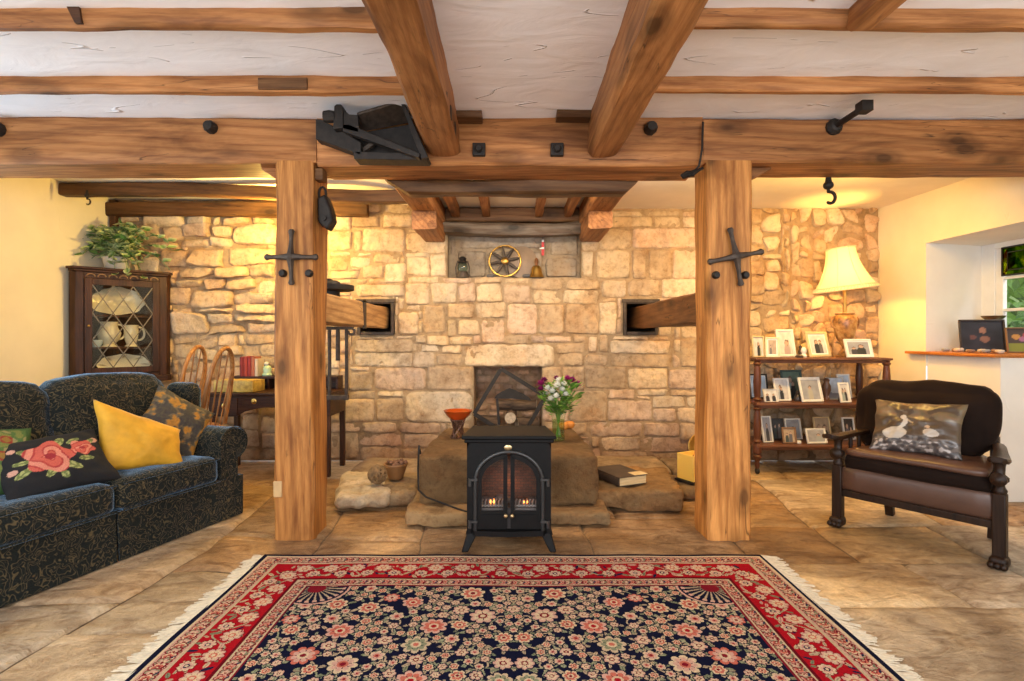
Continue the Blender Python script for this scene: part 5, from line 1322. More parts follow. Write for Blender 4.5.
mb = MB(); mb.lathe([(.065, 0), (.085, .01), (.105, .10), (.11, .11), (.10, .112), (.09, .09)], 24, cap=False); mb.lathe([(.095, .085), (.01, .086)], 20); mb.build('pot_body', plain('cream_pot', (.62, .58, .50), .4), lp, smooth=60)
rg = random.Random(77); mb = MB(); sm = MB()
for k in range(84):
    a = rg.uniform(0, 2 * PI); reach = rg.uniform(.08, .50); hgt = rg.uniform(.06, .30) ; drop = rg.uniform(0, .30) if reach > .2 else 0
    wx, wy = math.cos(a) * .95 , math.sin(a) * .55
    if wy > .1: reach *= .5; drop = 0
    tip = Vector((wx * reach, wy * reach, .10 + hgt - drop)); mid = Vector((wx * reach * .6, wy * reach * .6, .14 + hgt))
    st_ = [Vector((wx * .02, wy * .02, .09)).lerp(mid, t).lerp(mid.lerp(tip, t), t) for t in np.linspace(0, 1, 9)]
    sm.tube(st_, .0028, 4)
    for q in range(2, 9):
        for rep in range(1):
            p = st_[q]; out = Vector((math.cos(a + rg.gauss(0, 1.2)), math.sin(a + rg.gauss(0, 1.2)), rg.uniform(-.7, .5))).normalized(); sd = out.cross(Vector((rg.gauss(0, .4), rg.gauss(0, .4), 1))).normalized(); up = sd.cross(out)
            l = rg.uniform(.055, .095); g = rg.choice([(.07, .17, .03), (.11, .25, .05), (.05, .11, .025), (.16, .30, .07)]); cr_ = (.52, .56, .27) if rg.random() < .8 else g
            vs = [p, p + out * l * .35 + sd * l * .34 + up * .006, p + out * l * .7 + sd * l * .27, p + out * l, p + out * l * .7 - sd * l * .27, p + out * l * .35 - sd * l * .34 + up * .006, p + out * l * .5 - up * .008]
            mb.add(vs, [(0, 6, 1), (1, 6, 2), (2, 6, 3), (3, 6, 4), (4, 6, 5), (5, 6, 0)], [g, cr_, cr_, cr_, cr_, cr_, g])
tag(mb.build('foliage', vcol_mat('plant_leaf', .4, .1, 30, 0), lp, colors=True, recalc=False, smooth=0), kind='stuff')
sm.build('stems', plain('plant_stem', (.12, .2, .05), .5), lp)
# ------------------------------------------------------------------ chairs and writing table behind the sofa
def hoop_chair(loc, rz, label):
    c = thing('hoop_back_chair', label, 'chair', loc, rz, 'wooden chairs behind the sofa'); E_ = M['elm']
    mb = MB(); mb.lathe([(.17, .425), (.195, .432), (.20, .445), (.19, .458), (.05, .452)], 26); mb.build('seat', E_, c, smooth=50)
    def bowp(t): x = -.172 * math.cos(t); z = .45 + .60 * max(0, math.sin(t)) ** .62; return Vector((x * (1 + .12 * math.sin(t)), .155 + (z - .45) * .17, z))
    mb = MB(); mb.tube([bowp(t) for t in np.linspace(0, PI, 34)], .017, 8); mb.build('bow', E_, c, smooth=60)
    for k in range(4):
        u = -1 + 2 * (k + .5) / 4; t = math.acos(-u); p = bowp(t); mb = MB(); b = Vector((u * .135, .155, .45)); mb.tube([b, b.lerp(p, .45), p], [.005, .0065, .005], 6); mb.build('spindle', E_, c, smooth=60)
    for x, y in ((-1, -1), (1, -1), (-1, 1), (1, 1)):
        mb = MB(); a = Vector((x * .11, y * .11, .43)); b = Vector((x * .185, y * .185, 0)); mb.tube([a.lerp(b, t) for t in (0, .25, .5, .62, .7, 1)], [.013, .018, .02, .014, .017, .011], 8); mb.build('leg', E_, c, smooth=60)
    mb = MB(); mb.tube([(-.155, -.155, .17), (-.155, 0, .17), (-.155, .155, .17)], [.009, .013, .009], 6); mb.tube([(.155, -.155, .17), (.155, 0, .17), (.155, .155, .17)], [.009, .013, .009], 6); mb.tube([(-.155, 0, .17), (.155, 0, .17)], .010, 6); mb.build('stretcher', E_, c)
hoop_chair((-2.43, 4.10, 0), R(-90), 'hoop back wooden chair standing beside the writing table')
hoop_chair((-2.95, 4.64, 0), R(-90), 'hoop back wooden chair standing under the corner cupboard')

dk = thing('writing_table', 'dark mahogany writing table with drawers and raised back shelf', 'table', (-1.96, 4.575, 0))
MH, MZ = M['mahogany'], M['mahoganyZ']
mb = MB(); mb.box(-.505, .505, -.24, .225, .662, .683); mb.build('top', MH, dk, bev=.005)
mb = MB()
pts = [(-.49, .66), (.49, .66), (.49, .49), (.27, .49), (.20, .53)] + [(.20 - .40 * t, .53 + .035 * math.sin(PI * t)) for t in (.2, .4, .5, .6, .8)] + [(-.20, .53), (-.27, .49), (-.49, .49)]
mb.plate(pts, -.215, -.20); mb.box(-.49, -.475, -.20, .20, .49, .66); mb.box(.475, .49, -.20, .20, .49, .66); mb.box(-.475, .475, .195, .21, .52, .66); mb.build('apron', MH, dk, bev=.003)
for x0, x1, z0, hx in ((-.465, -.255, .51, -.36), (-.215, .215, .585, 0), (.255, .465, .51, .36)):
    mb = MB(); mb.box(x0, x1, -.222, -.214, z0, .645); d = mb.build('drawer', MH, dk, bev=.003)
    for kx in ((hx,) if hx else (-.12, .12)): mb = MB(); mb.lathe([(.022, 0), (.022, .003), (.012, .006), (.013, .018), (.008, .022)], 14, Matrix.Translation((kx, -.222, (z0 + .645) / 2)) @ Matrix.Rotation(R(90), 4, 'X')); mb.build('drawer_knob', M['brass'], d, smooth=40)
for x in (-.465, .465):
    for y in (-.19, .19): mb = MB(); mb.prism([(-.021, -.021), (.021, -.021), (.021, .021), (-.021, .021)], 0, .49, Matrix.Translation((x, y, 0))); mb.build('leg', MZ, dk, bev=.004)
mb = MB(); mb.box(-.46, .46, .06, .215, .775, .795); mb.box(-.46, .46, .20, .215, .683, .775); mb.box(-.46, -.44, .08, .20, .683, .775); mb.box(.44, .46, .08, .20, .683, .775); mb.box(-.15, -.135, .08, .20, .683, .775); mb.build('back_shelf', MH, dk, bev=.003)
gbx = NT('gold_leather_paper'); f = gbx.noise(gbx.tc(), 28, 5); gbx.base(gbx.ramp(f, [(.35, (.34, .20, .03)), (.65, (.62, .42, .08))])); gbx.set(Roughness=.45); gbx.bump(f, .5, .004)
mb = MB(); mb.rbox((0, 0, .05), (.335, .19, .098), .008, 4); single(mb.build('gold_box', gbx.m, loc=(-2.255, 4.47, .684), rot=(0, 0, R(-4)), smooth=50), 'textured gold box lying on the writing table', 'box')
x = -2.345
for w_, h_, c, lab in ((.030, .165, (.20, .015, .015), 'dark red book, first in the row on the writing table shelf'), (.034, .170, (.32, .035, .02), 'bright red book, second in the row on the writing table shelf'), (.028, .160, (.26, .02, .02), 'red book in the middle of the row on the writing table shelf'),
                  (.032, .168, (.34, .10, .05), 'orange red book, fourth in the row on the writing table shelf'), (.026, .150, (.55, .45, .32), 'pale book closing the row on the writing table shelf')):
    Mx = Matrix(((0, 0, 1), (1, 0, 0), (0, 1, 0))); b = book('book', (x, 4.71, .795 + h_ / 2), 0, h_, .12, w_, plain('book_cloth', c, .6), lab, group='books on the writing table'); b.rotation_euler = Mx.to_euler(); x += w_ + .0015
fg = thing('figurine', 'small pale green china figurine beside the row of books', 'figurine', (-2.13, 4.70, .795))
gm = plain('celadon_china', (.35, .48, .30), .25)
mb = MB(); mb.lathe([(.04, 0), (.045, .012), (.03, .03), (.038, .055), (.030, .08), (.012, .092)], 18); mb.build('body', gm, fg, smooth=60)
mb = MB(); mb.ball((-.004, -.006, .106), .019, 8); mb.build('head', plain('pale_china', (.62, .6, .48), .25), fg)

# ------------------------------------------------------------------ three-tier trolley
M['trolleyZ'] = wood('red_brown_oak_upright', (.05, .018, .010), (.15, .055, .028), 'Z', s=2, rough=.35, knots=False, crack=False)
T1, T2, T3 = .962, .591, .246
tl = thing('shelf_trolley', 'three tier dark wooden trolley on turned legs against the stone wall', 'shelf trolley', (2.565, 4.645, 0)); TM = M['trolley']
for z, ov, th_ in ((T1, .565, .022), (T2, .555, .024), (T3, .555, .024)):
    mb = MB(); mb.rbox((0, 0, z - th_ / 2), (2 * ov, .43, th_), .007, 6); sh_ = mb.build('shelf', TM, tl, smooth=50)
    mb = MB(); mb.box(-.52, .52, -.195, -.175, z - th_ - .022, z - th_); mb.box(-.52, .52, .175, .195, z - th_ - .022, z - th_); mb.build('apron', TM, sh_, bev=.003)
prof = [(.012, .045), (.016, .075), (.012, .10), (.024, .13), (.030, .15), (.020, .165), (.028, .175), (.028, .222)]
def turned(z0, z1):
    h = z1 - z0; return [(.026, z0), (.018, z0 + .03 * h), (.027, z0 + .08 * h), (.018, z0 + .13 * h), (.021, z0 + .2 * h), (.025, z0 + .5 * h), (.020, z0 + .8 * h), (.017, z0 + .87 * h), (.027, z0 + .92 * h), (.018, z0 + .97 * h), (.026, z1)]
prof = prof + turned(T3, T2 - .024) + turned(T2, T1 - .022)
for x in (-.535, .535):
    for y in (-.175, .175):
        mb = MB(); mb.lathe([(r_ * 1.25, z_) for r_, z_ in prof], 16, Matrix.Translation((x, y, 0))); lg = mb.build('leg', M['trolleyZ'], tl, smooth=40)
        mb = MB(); mb.lathe([(.022, -.012), (.026, -.004), (.026, .004), (.022, .012)], 12, Matrix.Translation((x, y, .026)) @ Matrix.Rotation(R(90), 4, 'Y')); mb.build('caster', M['iron'], lg)

# ------------------------------------------------------------------ photographs in frames
FRM = {'white': plain('white_frame', (.80, .77, .70), .4), 'cream_gold': plain('cream_gold_frame', (.70, .55, .30), .35, .2), 'gold': plain('gilt_frame', (.50, .32, .10), .35, .6), 'dark': plain('dark_frame', (.035, .025, .02), .4), 'silver': plain('silver_frame', (.66, .66, .64), .28, .8), 'wood': plain('brown_frame', (.22, .12, .06), .5), 'green': plain('dark_green_frame', (.05, .085, .075), .4)}
photo_m = vcol_mat('photo_print', .5, .04, 30, 0); mount_m = plain('photo_mount', (.86, .84, .79), .7, 0, .02); backing_m = plain('frame_back', (.06, .045, .035), .8)
def photo_paint(style, seed):
    r_ = random.Random(seed); bg = {'pale': (.62, .60, .58), 'grey': (.34, .34, .36), 'blue': (.45, .55, .66), 'green': (.10, .15, .11), 'dark': (.035, .03, .03), 'sepia': (.42, .32, .22), 'hill': (.5, .58, .68)}[style]
    figs = [(r_.uniform(-.5, .5), r_.uniform(-.1, .35), r_.uniform(.14, .24), tuple(b_ * r_.uniform(.75, 1.15) for b_ in [r_.choice([.03, .06, .15, .4])] * 3)) for _ in range(0 if style == 'hill' else r_.choice([1, 2, 2, 3]))]
    def f(u, v):
        for cx, cy, rr, col in figs:
            if math.hypot(u - cx, v - cy) < rr: return (.50, .34, .25)
            if math.hypot(u - cx, (v - cy - rr * .25) * .9) < rr * 1.15: return (.10, .06, .04)
            if v < cy - rr * .7 and abs(u - cx) < rr * (1.1 + .7 * min(1, (cy - rr * .7 - v) * 3)): return col
        if style == 'hill':
            if v < -.25 + .2 * math.sin(u * 2 + seed): return (.16, .18, .24)
        k = 1 + .25 * nz(u * 2, v * 2, seed); return tuple(c * k for c in bg)
    return f
def photo_frame(loc, w, h, fm, style, label, rz=0, lean=12, bw=.016, mount=.0, seed=0, group='framed photographs on the trolley', name='photo_frame', strut=True, cat='photo frame', paint=None):
    o = thing(name, label, cat, loc, 0, group); o.rotation_mode = 'YXZ'; o.rotation_euler = (-R(lean), 0, R(rz))
    mb = MB(); a, b = w / 2, h
    mb.box(-a, a, -.008, .008, 0, bw); mb.box(-a, a, -.008, .008, b - bw, b); mb.box(-a, -a + bw, -.008, .008, bw, b - bw); mb.box(a - bw, a, -.008, .008, bw, b - bw)
    mb.build('frame', FRM[fm], o, bev=.002)
    mb = MB(); mb.box(-a + bw * .5, a - bw * .5, .004, .009, bw * .5, b - bw * .5); mb.build('backing', backing_m, o)
    if mount: mb = MB(); mb.box(-a + bw * .9, a - bw * .9, .000, .004, bw * .9, b - bw * .9); mb.build('mount', mount_m, o)
    m_ = bw * .9 + mount; f = paint or photo_paint(style, seed); n = 26
    P, cols = [], []
    for j in range(n + 1):
        v = -1 + 2 * j / n; P.append([((-1 + 2 * i / n) * (a - m_), -.001 if mount else .002, b / 2 + v * (b / 2 - m_)) for i in range(n + 1)]); cols += [f(-1 + 2 * i / n, v) for i in range(n + 1)]
    mb = MB(); mb.grid(P, cols); mb.build('photo', photo_m, o, colors=True, recalc=False, smooth=0)
    if strut:
        th_ = R(lean); D = h * .42; mb = MB(); mb.bar((0, .009, h * .62), (0, D * math.cos(th_), D * math.sin(th_) + .002), .03, .005); mb.build('strut', backing_m, o)
    return o
def on_shelf(x0, x1, y0, y1, zs, Y, fm, style, label, **k):
    c = (x0 + x1) / 2; w = (x1 - x0) * Y / FPX; h = (y1 - y0) * Y / FPX
    photo_frame(((c - VPX) * Y / FPX, Y, zs + .002), w, h, fm, style, label, **k)
on_shelf(752, 766, 335, 356, T1, 4.56, 'cream_gold', 'pale', 'first leaf of a gold double frame at the post end of the top shelf', rz=14, seed=1, bw=.010, lean=6, strut=False)
on_shelf(766, 779, 335, 355, T1, 4.54, 'cream_gold', 'sepia', 'second leaf of a gold double frame, with tiny square photo, on the top shelf', rz=-16, seed=2, bw=.014, mount=.012, lean=6, strut=False)
on_shelf(778, 797, 327, 355, T1, 4.62, 'white', 'pale', 'tall white framed photo of a couple, second frame along the top shelf', rz=8, seed=3, bw=.018, mount=.006)
on_shelf(808, 833, 329, 355, T1, 4.60, 'cream_gold', 'pale', 'cream and gold framed photo in the middle of the top shelf', rz=12, seed=4, bw=.020, mount=.014, lean=16)
on_shelf(846, 875, 336, 355, T1, 4.48, 'white', 'grey', 'wide white framed group photo under the table lamp', rz=6, seed=5, bw=.016, mount=.012, lean=16)
on_shelf(750, 769, 376, 401, T2, 4.72, 'dark', 'blue', 'dark framed photo behind the turned leg on the middle shelf', rz=0, seed=6, bw=.014, mount=.008)
on_shelf(764, 779, 389, 402, T2, 4.50, 'white', 'pale', 'smallest unmounted white photo, bottom corner of the middle shelf by the leg', rz=4, seed=7, bw=.004, lean=14)
on_shelf(775, 792, 379, 402, T2, 4.56, 'white', 'pale', 'slim white framed portrait on the middle shelf before a green frame', rz=10, seed=8, bw=.010, mount=.006)
on_shelf(783, 804, 370, 399, T2, 4.72, 'green', 'green', 'tall dark green framed picture at the back of the middle shelf', rz=0, seed=9, bw=.016)
on_shelf(801, 825, 377, 402, T2, 4.50, 'white', 'grey', 'large white framed photo leaning in the centre of the middle shelf', rz=10, seed=10, bw=.014, mount=.008, lean=16)
on_shelf(828, 845, 378, 400, T2, 4.66, 'silver', 'hill', 'frameless looking hill landscape photo on the middle shelf', rz=0, seed=11, bw=.005)
on_shelf(840, 852, 382, 402, T2, 4.46, 'white', 'pale', 'white frame half hidden by the armchair back on the middle shelf', rz=12, seed=12, bw=.012)
on_shelf(839, 852, 374, 398, T2, 4.78, 'white', 'blue', 'tall white frame at the very back of the middle shelf behind the armchair', rz=0, seed=13, bw=.012)
on_shelf(763, 774, 418, 444, T3, 4.54, 'white', 'grey', 'narrow white framed photo beside the leg on the bottom shelf', rz=10, seed=14, bw=.010)
on_shelf(773, 784, 422, 443, T3, 4.66, 'dark', 'dark', 'dark framed photo standing second on the bottom shelf', rz=-8, seed=15, bw=.010)
on_shelf(786, 803, 420, 441, T3, 4.66, 'white', 'grey', 'upright white framed photo behind the small brown frame on the bottom shelf', rz=6, seed=16, bw=.012)
on_shelf(783, 797, 428, 444, T3, 4.49, 'wood', 'sepia', 'little brown wooden framed photo at the front of the bottom shelf', rz=0, seed=17, bw=.012)
on_shelf(815, 832, 419, 441, T3, 4.68, 'cream_gold', 'sepia', 'cream edged photo behind the wide white frame on the bottom shelf', rz=4, seed=18, bw=.010)
on_shelf(807, 828, 429, 444, T3, 4.49, 'white', 'grey', 'wide white framed group photo at the front of the bottom shelf', rz=6, seed=19, bw=.010, mount=.006, lean=16)
on_shelf(844, 856, 419, 441, T3, 4.66, 'white', 'dark', 'white framed dark photo at the armchair end of the bottom shelf', rz=0, seed=20, bw=.012)
def little(prof, name, mat, label, cat, loc, n=14):
    mb = MB(); mb.lathe(prof, n); return single(mb.build(name, mat, loc=loc, smooth=50), label, cat)
orn = plain('dark_ornament', (.06, .045, .04), .3); wht = plain('white_china', (.78, .76, .72), .25); brn = plain('brown_ornament', (.19, .09, .05), .35)
little([(.022, 0), (.026, .01), (.014, .03), (.024, .05), (.018, .075), (.008, .085)], 'ornament', wht, 'tiny white china ornament between frames on the top shelf', 'ornament', (2.475, 4.58, T1))
little([(.024, 0), (.018, .02), (.022, .05), (.01, .07), (.014, .085), (.004, .10)], 'ornament', orn, 'tiny dark ornament behind the white china one on the top shelf', 'ornament', (2.50, 4.68, T1))
little([(.03, 0), (.034, .012), (.022, .022), (.012, .026)], 'ornament', orn, 'flat dark trinket lying before the white ornament on the top shelf', 'ornament', (2.405, 4.52, T1))
little([(.028, 0), (.03, .01), (.02, .03), (.036, .08), (.034, .12), (.02, .15), (.026, .17), (.012, .185)], 'ornament', brn, 'brown patterned vase ornament on the middle shelf beside the large white frame', 'ornament', (2.725, 4.68, T2))
little([(.03, 0), (.035, .02), (.022, .05), (.014, .06), (.018, .078), (.006, .09)], 'ornament', orn, 'dark little figure on the middle shelf between two white frames', 'ornament', (2.425, 4.58, T2))
little([(.022, 0), (.026, .012), (.02, .022), (.01, .026)], 'ornament', wht, 'tiny white dish on the bottom shelf beside the small brown frame', 'ornament', (2.39, 4.51, T3))

# ------------------------------------------------------------------ table lamp
tb = thing('table_lamp', 'table lamp with brown urn base and big cream flared shade, lit', 'lamp', (2.855, 4.63, T1))
ug = NT('urn_glaze'); f = ug.noise(ug.tc(), 16, 5); ug.base(ug.ramp(f, [(.36, (.12, .055, .025)), (.5, (.36, .17, .05)), (.64, (.50, .30, .12))])); ug.set(Roughness=.3)
mb = MB(); mb.lathe([(.065, 0), (.07, .012), (.045, .03), (.028, .06), (.024, .085), (.04, .11), (.070, .17), (.088, .25), (.094, .31), (.085, .345), (.07, .36), (.078, .372), (.03, .378)], 28); mb.build('urn_base', ug.m, tb, smooth=50)
for sg in (-1, 1): mb = MB(); mb.tube([(sg * (.088 + .030 * math.sin(t)), 0, .25 + .095 * (1 - math.cos(t)) / 2) for t in np.linspace(0, PI, 12)], .008, 6); mb.build('handle', ug.m, tb)
mb = MB(); mb.lathe([(.014, .375), (.012, .56)], 10); mb.lathe([(.02, .56), (.018, .60)], 12); mb.build('stem', M['brass'], tb)
BULB = .70
mb = MB(); mb.lathe([(.012, .60), (.018, .63), (.034, .68), (.034, .71), (.02, .735), (.004, .742)], 14); mb.build('bulb', emit('bulb_glow', (1, .72, .36), 12), tb)
shm = NT('cream_silk_shade'); shm.t.nodes.remove(shm.b)
dif = shm.n('BsdfDiffuse', Color=(.86, .76, .56, 1)); trn = shm.n('BsdfTranslucent', Color=(.92, .74, .42, 1)); mx = shm.n('MixShader', Fac=.22)
shm.link(dif.outputs[0], mx.inputs[1]); shm.link(trn.outputs[0], mx.inputs[2]); shm.link(mx.outputs[0], shm.out.inputs['Surface'])
Tm = Matrix.Translation((0, 0, .59)) @ Matrix.Rotation(R(-7), 4, 'Y') @ Matrix.Translation((0, 0, -.59))
def shade_r(t): return .112 + .135 * (1 - t) ** 1.9      # t: 0 foot, 1 top
mb = MB(); P = []
for t in np.linspace(0, 1, 16):
    P.append([Tm @ Vector((shade_r(t) * (1 - .018 * abs(math.sin(4 * a))) * math.cos(a), shade_r(t) * (1 - .018 * abs(math.sin(4 * a))) * math.sin(a), .575 + .36 * t)) for a in np.linspace(0, 2 * PI, 65)[:-1]])
mb.grid(P, close=True); mb.build('shade', shm.m, tb, smooth=60)
trm = plain('cream_braid', (.74, .60, .38), .7, 0, .15, 60)
mb = MB()
for t in (.0, .085, .995): mb.tube([Tm @ Vector(((shade_r(t) + .003) * math.cos(a), (shade_r(t) + .003) * math.sin(a), .575 + .36 * t)) for a in np.linspace(0, 2 * PI, 49)], .005, 6)
for k in range(64):
    a = 2 * PI * k / 64; mb.tube([Tm @ Vector(((shade_r(.005) + .004) * math.cos(a), (shade_r(.005) + .004) * math.sin(a), .577)), Tm @ Vector(((shade_r(.085) + .004) * math.cos(a + .05), (shade_r(.085) + .004) * math.sin(a + .05), .605)) ], .004, 4)
for k in range(8):
    a = k * PI / 4; mb.tube([Tm @ Vector(((shade_r(t) + .001) * math.cos(a), (shade_r(t) + .001) * math.sin(a), .575 + .36 * t)) for t in np.linspace(0, 1, 12)], .0028, 5)
mb.build('shade_trim', trm, tb)
lamp('table_lamp_light', 'POINT', (2.855, 4.63, T1 + .70), 105, (1.0, .48, .09), radius=.04)

# ------------------------------------------------------------------ armchair
RZ = math.atan2(-.799, .603); AO = Vector((2.196, 2.972, 0))
ac = thing('armchair', 'low brown armchair with dark wooden arms and claw feet, by the window wall', 'armchair', AO, RZ)
DW = wood('dark_carved_oak', (.010, .005, .003), (.036, .017, .009), 'Z', s=2, rough=.42, knots=False, crack=False)
DWY = wood('dark_arm_oak', (.011, .006, .004), (.040, .019, .010), 'Y', s=2, rough=.3, knots=False, crack=False)
for sx in (-1, 1):
    mb = MB(); mb.box(sx * .37 - .027, sx * .37 + .027, -.027, .027, .05, .365)
    lg = mb.build('front_leg', DW, ac, bev=.005)
    mb = MB(); mb.rbox((sx * .37, -.008, .03), (.075, .09, .058), .022, 8)
    for k in (-1, 0, 1): mb.ball((sx * .37 + k * .024, -.052, .018), .017, 6, (1, 1.2, 1))
    mb.build('claw_foot', DW, lg)
    mb = MB(); mb.lathe([(.026, .365), (.030, .38), (.022, .395), (.018, .41), (.036, .43), (.036, .445), (.02, .46), (.022, .50), (.028, .53)], 14, Matrix.Translation((sx * .37, 0, 0))); mb.build('arm_post', DW, lg, smooth=50)
    mb = MB(); mb.lathe([(.034, 0), (.034, .012), (.02, .022), (.010, .03)], 14, Matrix.Translation((sx * .37, -.025, .437)) @ Matrix.Rotation(R(90), 4, 'X')); mb.build('rosette', DW, lg, smooth=40)
    mb = MB(); P = []
    for y_, w_, z_, xo in ((-.115, .022, .548, .010), (-.105, .038, .544, .010), (-.06, .046, .536, .008), (0, .040, .533, .004), (.12, .032, .540, -.02), (.26, .030, .545, -.05), (.42, .028, .535, -.09)):
        cx = sx * (.37 + xo); P.append([(cx - w_, y_, z_), (cx - w_ * .9, y_, z_ + .013), (cx, y_, z_ + .017), (cx + w_ * .9, y_, z_ + .013), (cx + w_, y_, z_), (cx + w_ * .8, y_, z_ - .012), (cx - w_ * .8, y_, z_ - .012)])
    mb.grid(P, close=True); mb.add(P[0], [tuple(range(7))]); mb.add(P[-1], [tuple(range(7))]); mb.build('arm', DWY, ac, smooth=50)
    mb = MB(); 
    mb.bar((sx * .25, .47, 0), (sx * .27, .43, .36), .045, .045); mb.bar((sx * .27, .43, .35), (sx * .26, .46, .58), .04, .04); mb.build('rear_leg', DW, ac, bev=.004)
    mb = MB(); mb.bar((sx * .362, .02, .265), (sx * .275, .43, .265), .032, .15); mb.build('side_rail', DW, ac, bev=.004)
    for k in range(4):
        mb = MB(); y_ = .11 + .08 * k; mb.lathe([(.012, .34), (.017, .38), (.010, .42), (.012, .48), (.012, .535)], 10, Matrix.Translation((sx * (.367 - .21 * y_), y_, 0))); mb.build('arm_spindle', DW, ac, smooth=50)
mb = MB(); mb.box(-.345, .345, -.018, .012, .185, .225); mb.build('front_rail', DW, ac, bev=.005)
lea = plain('brown_leather', (.085, .042, .028), .38, 0, .18, 8, .1)
mb = MB(); mb.rbox((0, .0, .293), (.69, .024, .136), .008, 8, 0, fn=lambda p, u, v, w: Vector((p.x, p.y - .010 * (1 - w * w) * (v < 0), p.z))); mb.build('front_panel', lea, ac, smooth=60)
mb = MB(); mb.prism([(-.345, .02), (.345, .02), (.26, .41), (-.26, .41)], .26, .345); mb.build('seat_base', DW, ac)
vel = plain('dark_brown_velvet', (.014, .008, .006), .85, 0, .3, 5, .1, Sheen_Weight=.10, Sheen_Roughness=.4, Sheen_Tint=(.7, .45, .34, 1), Specular_IOR_Level=.08)
mb = MB(); mb.rbox((0, .215, .395), (.685, .46, .105), .04, 14, .006, 4, 3, bulge=.014, fn=lambda p, u, v, w: Vector((p.x * (1 - .12 * (v + 1)), p.y, p.z))); mb.build('seat_cushion', vel, ac, smooth=70)
mb = MB(); mb.rbox((0, .205, .452), (.66, .44, .05), .022, 14, .005, 5, 5, bulge=.014, fn=lambda p, u, v, w: Vector((p.x * (1 - .12 * (v + 1)), p.y, p.z))); sq = mb.build('seat_squab', plain('brown_leather_squab', (.10, .048, .032), .32, 0, .2, 6, .1), ac, smooth=70)
def bl_lean(p, u, v, w):
    fold = .014 * math.sin(p.x * 16 + p.z * 22 + 2 * nz(p.x * 4, p.z * 4, 1)) * max(0, -v) * (.3 + .7 * (w > -.4)) * (.35 + .65 * abs(u))
    return Vector((p.x * (1 + .03 * w), p.y + .12 * (w + 1) / 2 + fold, p.z + .018 * nz(p.x * 5, 2, 7)))
mb = MB(); mb.rbox((-.06, .34, .640), (.64, .21, .40), .09, 20, .014, 5, 8, bulge=.035, fn=bl_lean); bkc = mb.build('back_cushion', vel, ac, smooth=80)
mb = MB(); pts = []
for k in range(60):
    t = 2 * PI * k / 60; n_ = 5; r_ = (abs(math.cos(t)) ** n_ + abs(math.sin(t)) ** n_) ** (-1 / n_); u, w = r_ * math.cos(t), r_ * math.sin(t); pts.append((-.06 + u * .322 * (1 + .03 * w), .315 + .12 * (w + 1) / 2 , .640 + w * .195 + .018 * nz(u * .335 * 5, 2, 7)))
mb.tube(pts + pts[:1], .007, 6, False); mb.build('piping', vel, bkc)
mb = MB(); mb.bar((-.26, .46, .55), (.26, .46, .55), .03, .06); mb.build('back_rail', DW, ac, bev=.004)
def ac_at(x, y, z): c, s = math.cos(RZ), math.sin(RZ); return Vector((AO.x + x * c - y * s, AO.y + x * s + y * c, z))
def p_birds(u, v):
    n = .5 + .5 * nz(u * 2.2, v * 2.2, 3); s = nz(u * 9, v * 9, 5)
    bgc = (.055 + .06 * n, .038 + .04 * n, .028 + .02 * n)
    if v > .25 and n > .45: bgc = (.30 * n + .04 * s, .21 * n, .12 * n)
    if v < -.45: bgc = (.13 + .06 * s, .11 + .05 * s, .10 + .05 * s) if s > -.1 else (.06, .05, .05)
    if v < -.6 and s > .22: bgc = (.45, .40, .38)
    # a pale water bird and a smaller one behind it
    if ((u + .42) / .30) ** 2 + ((v + .38) / .22) ** 2 < 1: return (.52 + .1 * s, .46 + .1 * s, .38 + .1 * s)
    if abs(u + .30 - .12 * math.sin((v + .2) * 5)) < .06 and -.3 < v < .22: return (.56, .50, .42)
    if math.hypot((u + .24), (v - .25)) < .085: return (.58, .52, .44)
    if 0 < u + .20 < .22 and abs(v - .22 + (u + .20) * .8) < .03: return (.45, .30, .14)
    if ((u - .42) / .17) ** 2 + ((v + .28) / .13) ** 2 < 1: return (.46, .38, .30)
    if math.hypot(u - .34, v + .08) < .06: return (.50, .34, .22)
    return bgc
pillow('bird_cushion', 'satin cushion with pale birds on a brown landscape, on the armchair', ac_at(-.02, .15, .62), (.445, .32), .13, p_birds, vcol_mat('printed_satin', .28, .08, 20, .1), RZ, R(27), R(-2), 14, 90, wr=.010)

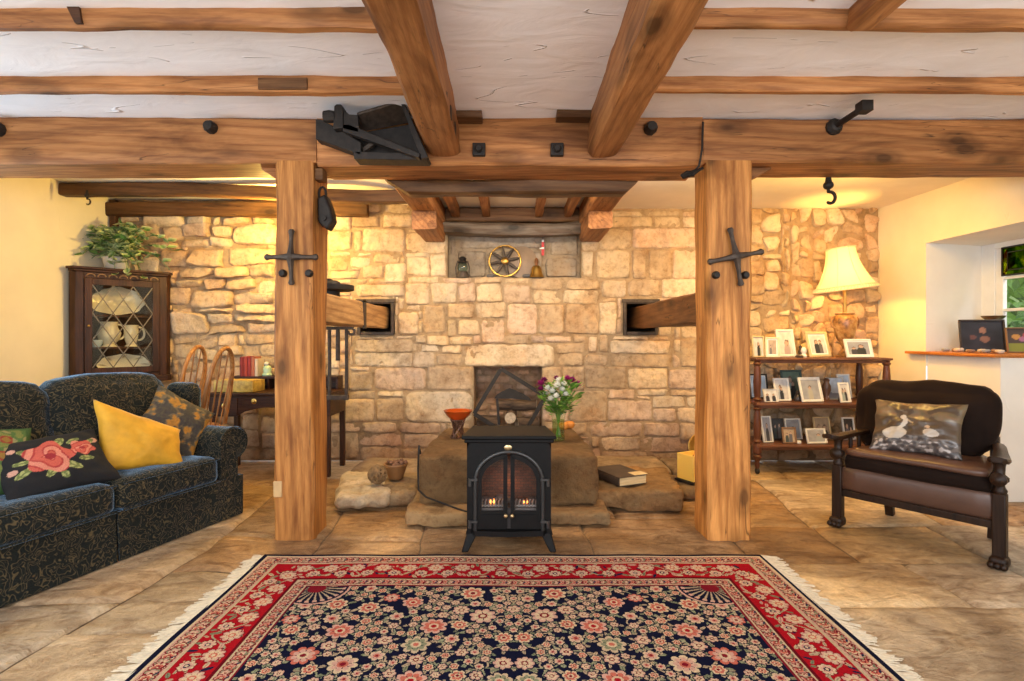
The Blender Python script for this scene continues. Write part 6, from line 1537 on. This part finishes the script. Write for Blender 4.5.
# ------------------------------------------------------------------ window sill
SZ = 1.0215
def p_portrait(u, v):
    if math.hypot(u - .05, (v - .35) * .8) < .16: return (.30, .15, .10)
    if math.hypot(u - .12, (v + .25)) < .22: return (.24, .12, .09)
    if math.hypot(u + .45, (v + .1)) < .16: return (.13, .06, .06)
    k = 1 + .5 * nz(u * 2, v * 2, 6); return (.022 * k, .022 * k, .034 * k)
photo_frame((3.66, 4.19, SZ), .315, .25, 'dark', 'dark', 'dark picture of a seated figure standing on the window sill', rz=-10, lean=7, bw=.012, group=None, name='picture', cat='picture', paint=p_portrait)
cdst = thing('dish_stand', 'bronze dish on a slim stand behind the dark picture on the sill', 'dish', (3.86, 4.33, SZ))
mb = MB(); mb.lathe([(.05, 0), (.045, .012), (.012, .02), (.010, .20), (.014, .235)], 16); mb.build('stand', M['iron_brown'], cdst, smooth=40)
mb = MB(); mb.lathe([(.015, .235), (.03, .24), (.06, .258), (.078, .278), (.08, .282), (.07, .278), (.03, .248)], 24); mb.build('dish_bowl', plain('bronze', (.20, .13, .07), .35, .7), cdst, smooth=50)
def p_tin(u, v):
    for cx, cy, c in ((-.5, .3, (.45, .22, .05)), (.1, .4, (.35, .05, .06)), (.5, .1, (.4, .3, .2)), (-.1, .1, (.30, .12, .22))):
        if math.hypot(u - cx, v - cy) < .24: return c
    return (.20, .22, .03) if v < -.3 else (.05, .035, .03)
photo_frame((3.72, 3.90, SZ), .24, .185, 'wood', 'dark', 'small colourful flower picture on the sill below the window panes', rz=-12, lean=9, bw=.008, group=None, name='picture', cat='picture', paint=p_tin)
rg = random.Random(61); pebm = [plain('shell_pale', (.55, .45, .36), .5), plain('shell_brown', (.25, .14, .09), .5), plain('shell_grey', (.32, .3, .3), .5)]
for k in range(9):
    r_ = rg.uniform(.016, .028); mb = MB(); mb.rbox((0, 0, r_ * .55), (r_ * 2.2, r_ * 1.8, r_ * 1.1), r_ * .5, 5, .004, 25, k)
    single(mb.build('pebble', pebm[k % 3], loc=(3.405 + .03 * (k % 2) + rg.uniform(0, .02), 3.78 + .058 * k, SZ)), 'small shell or pebble in the line along the window sill edge', 'pebble', 'pebbles along the sill')
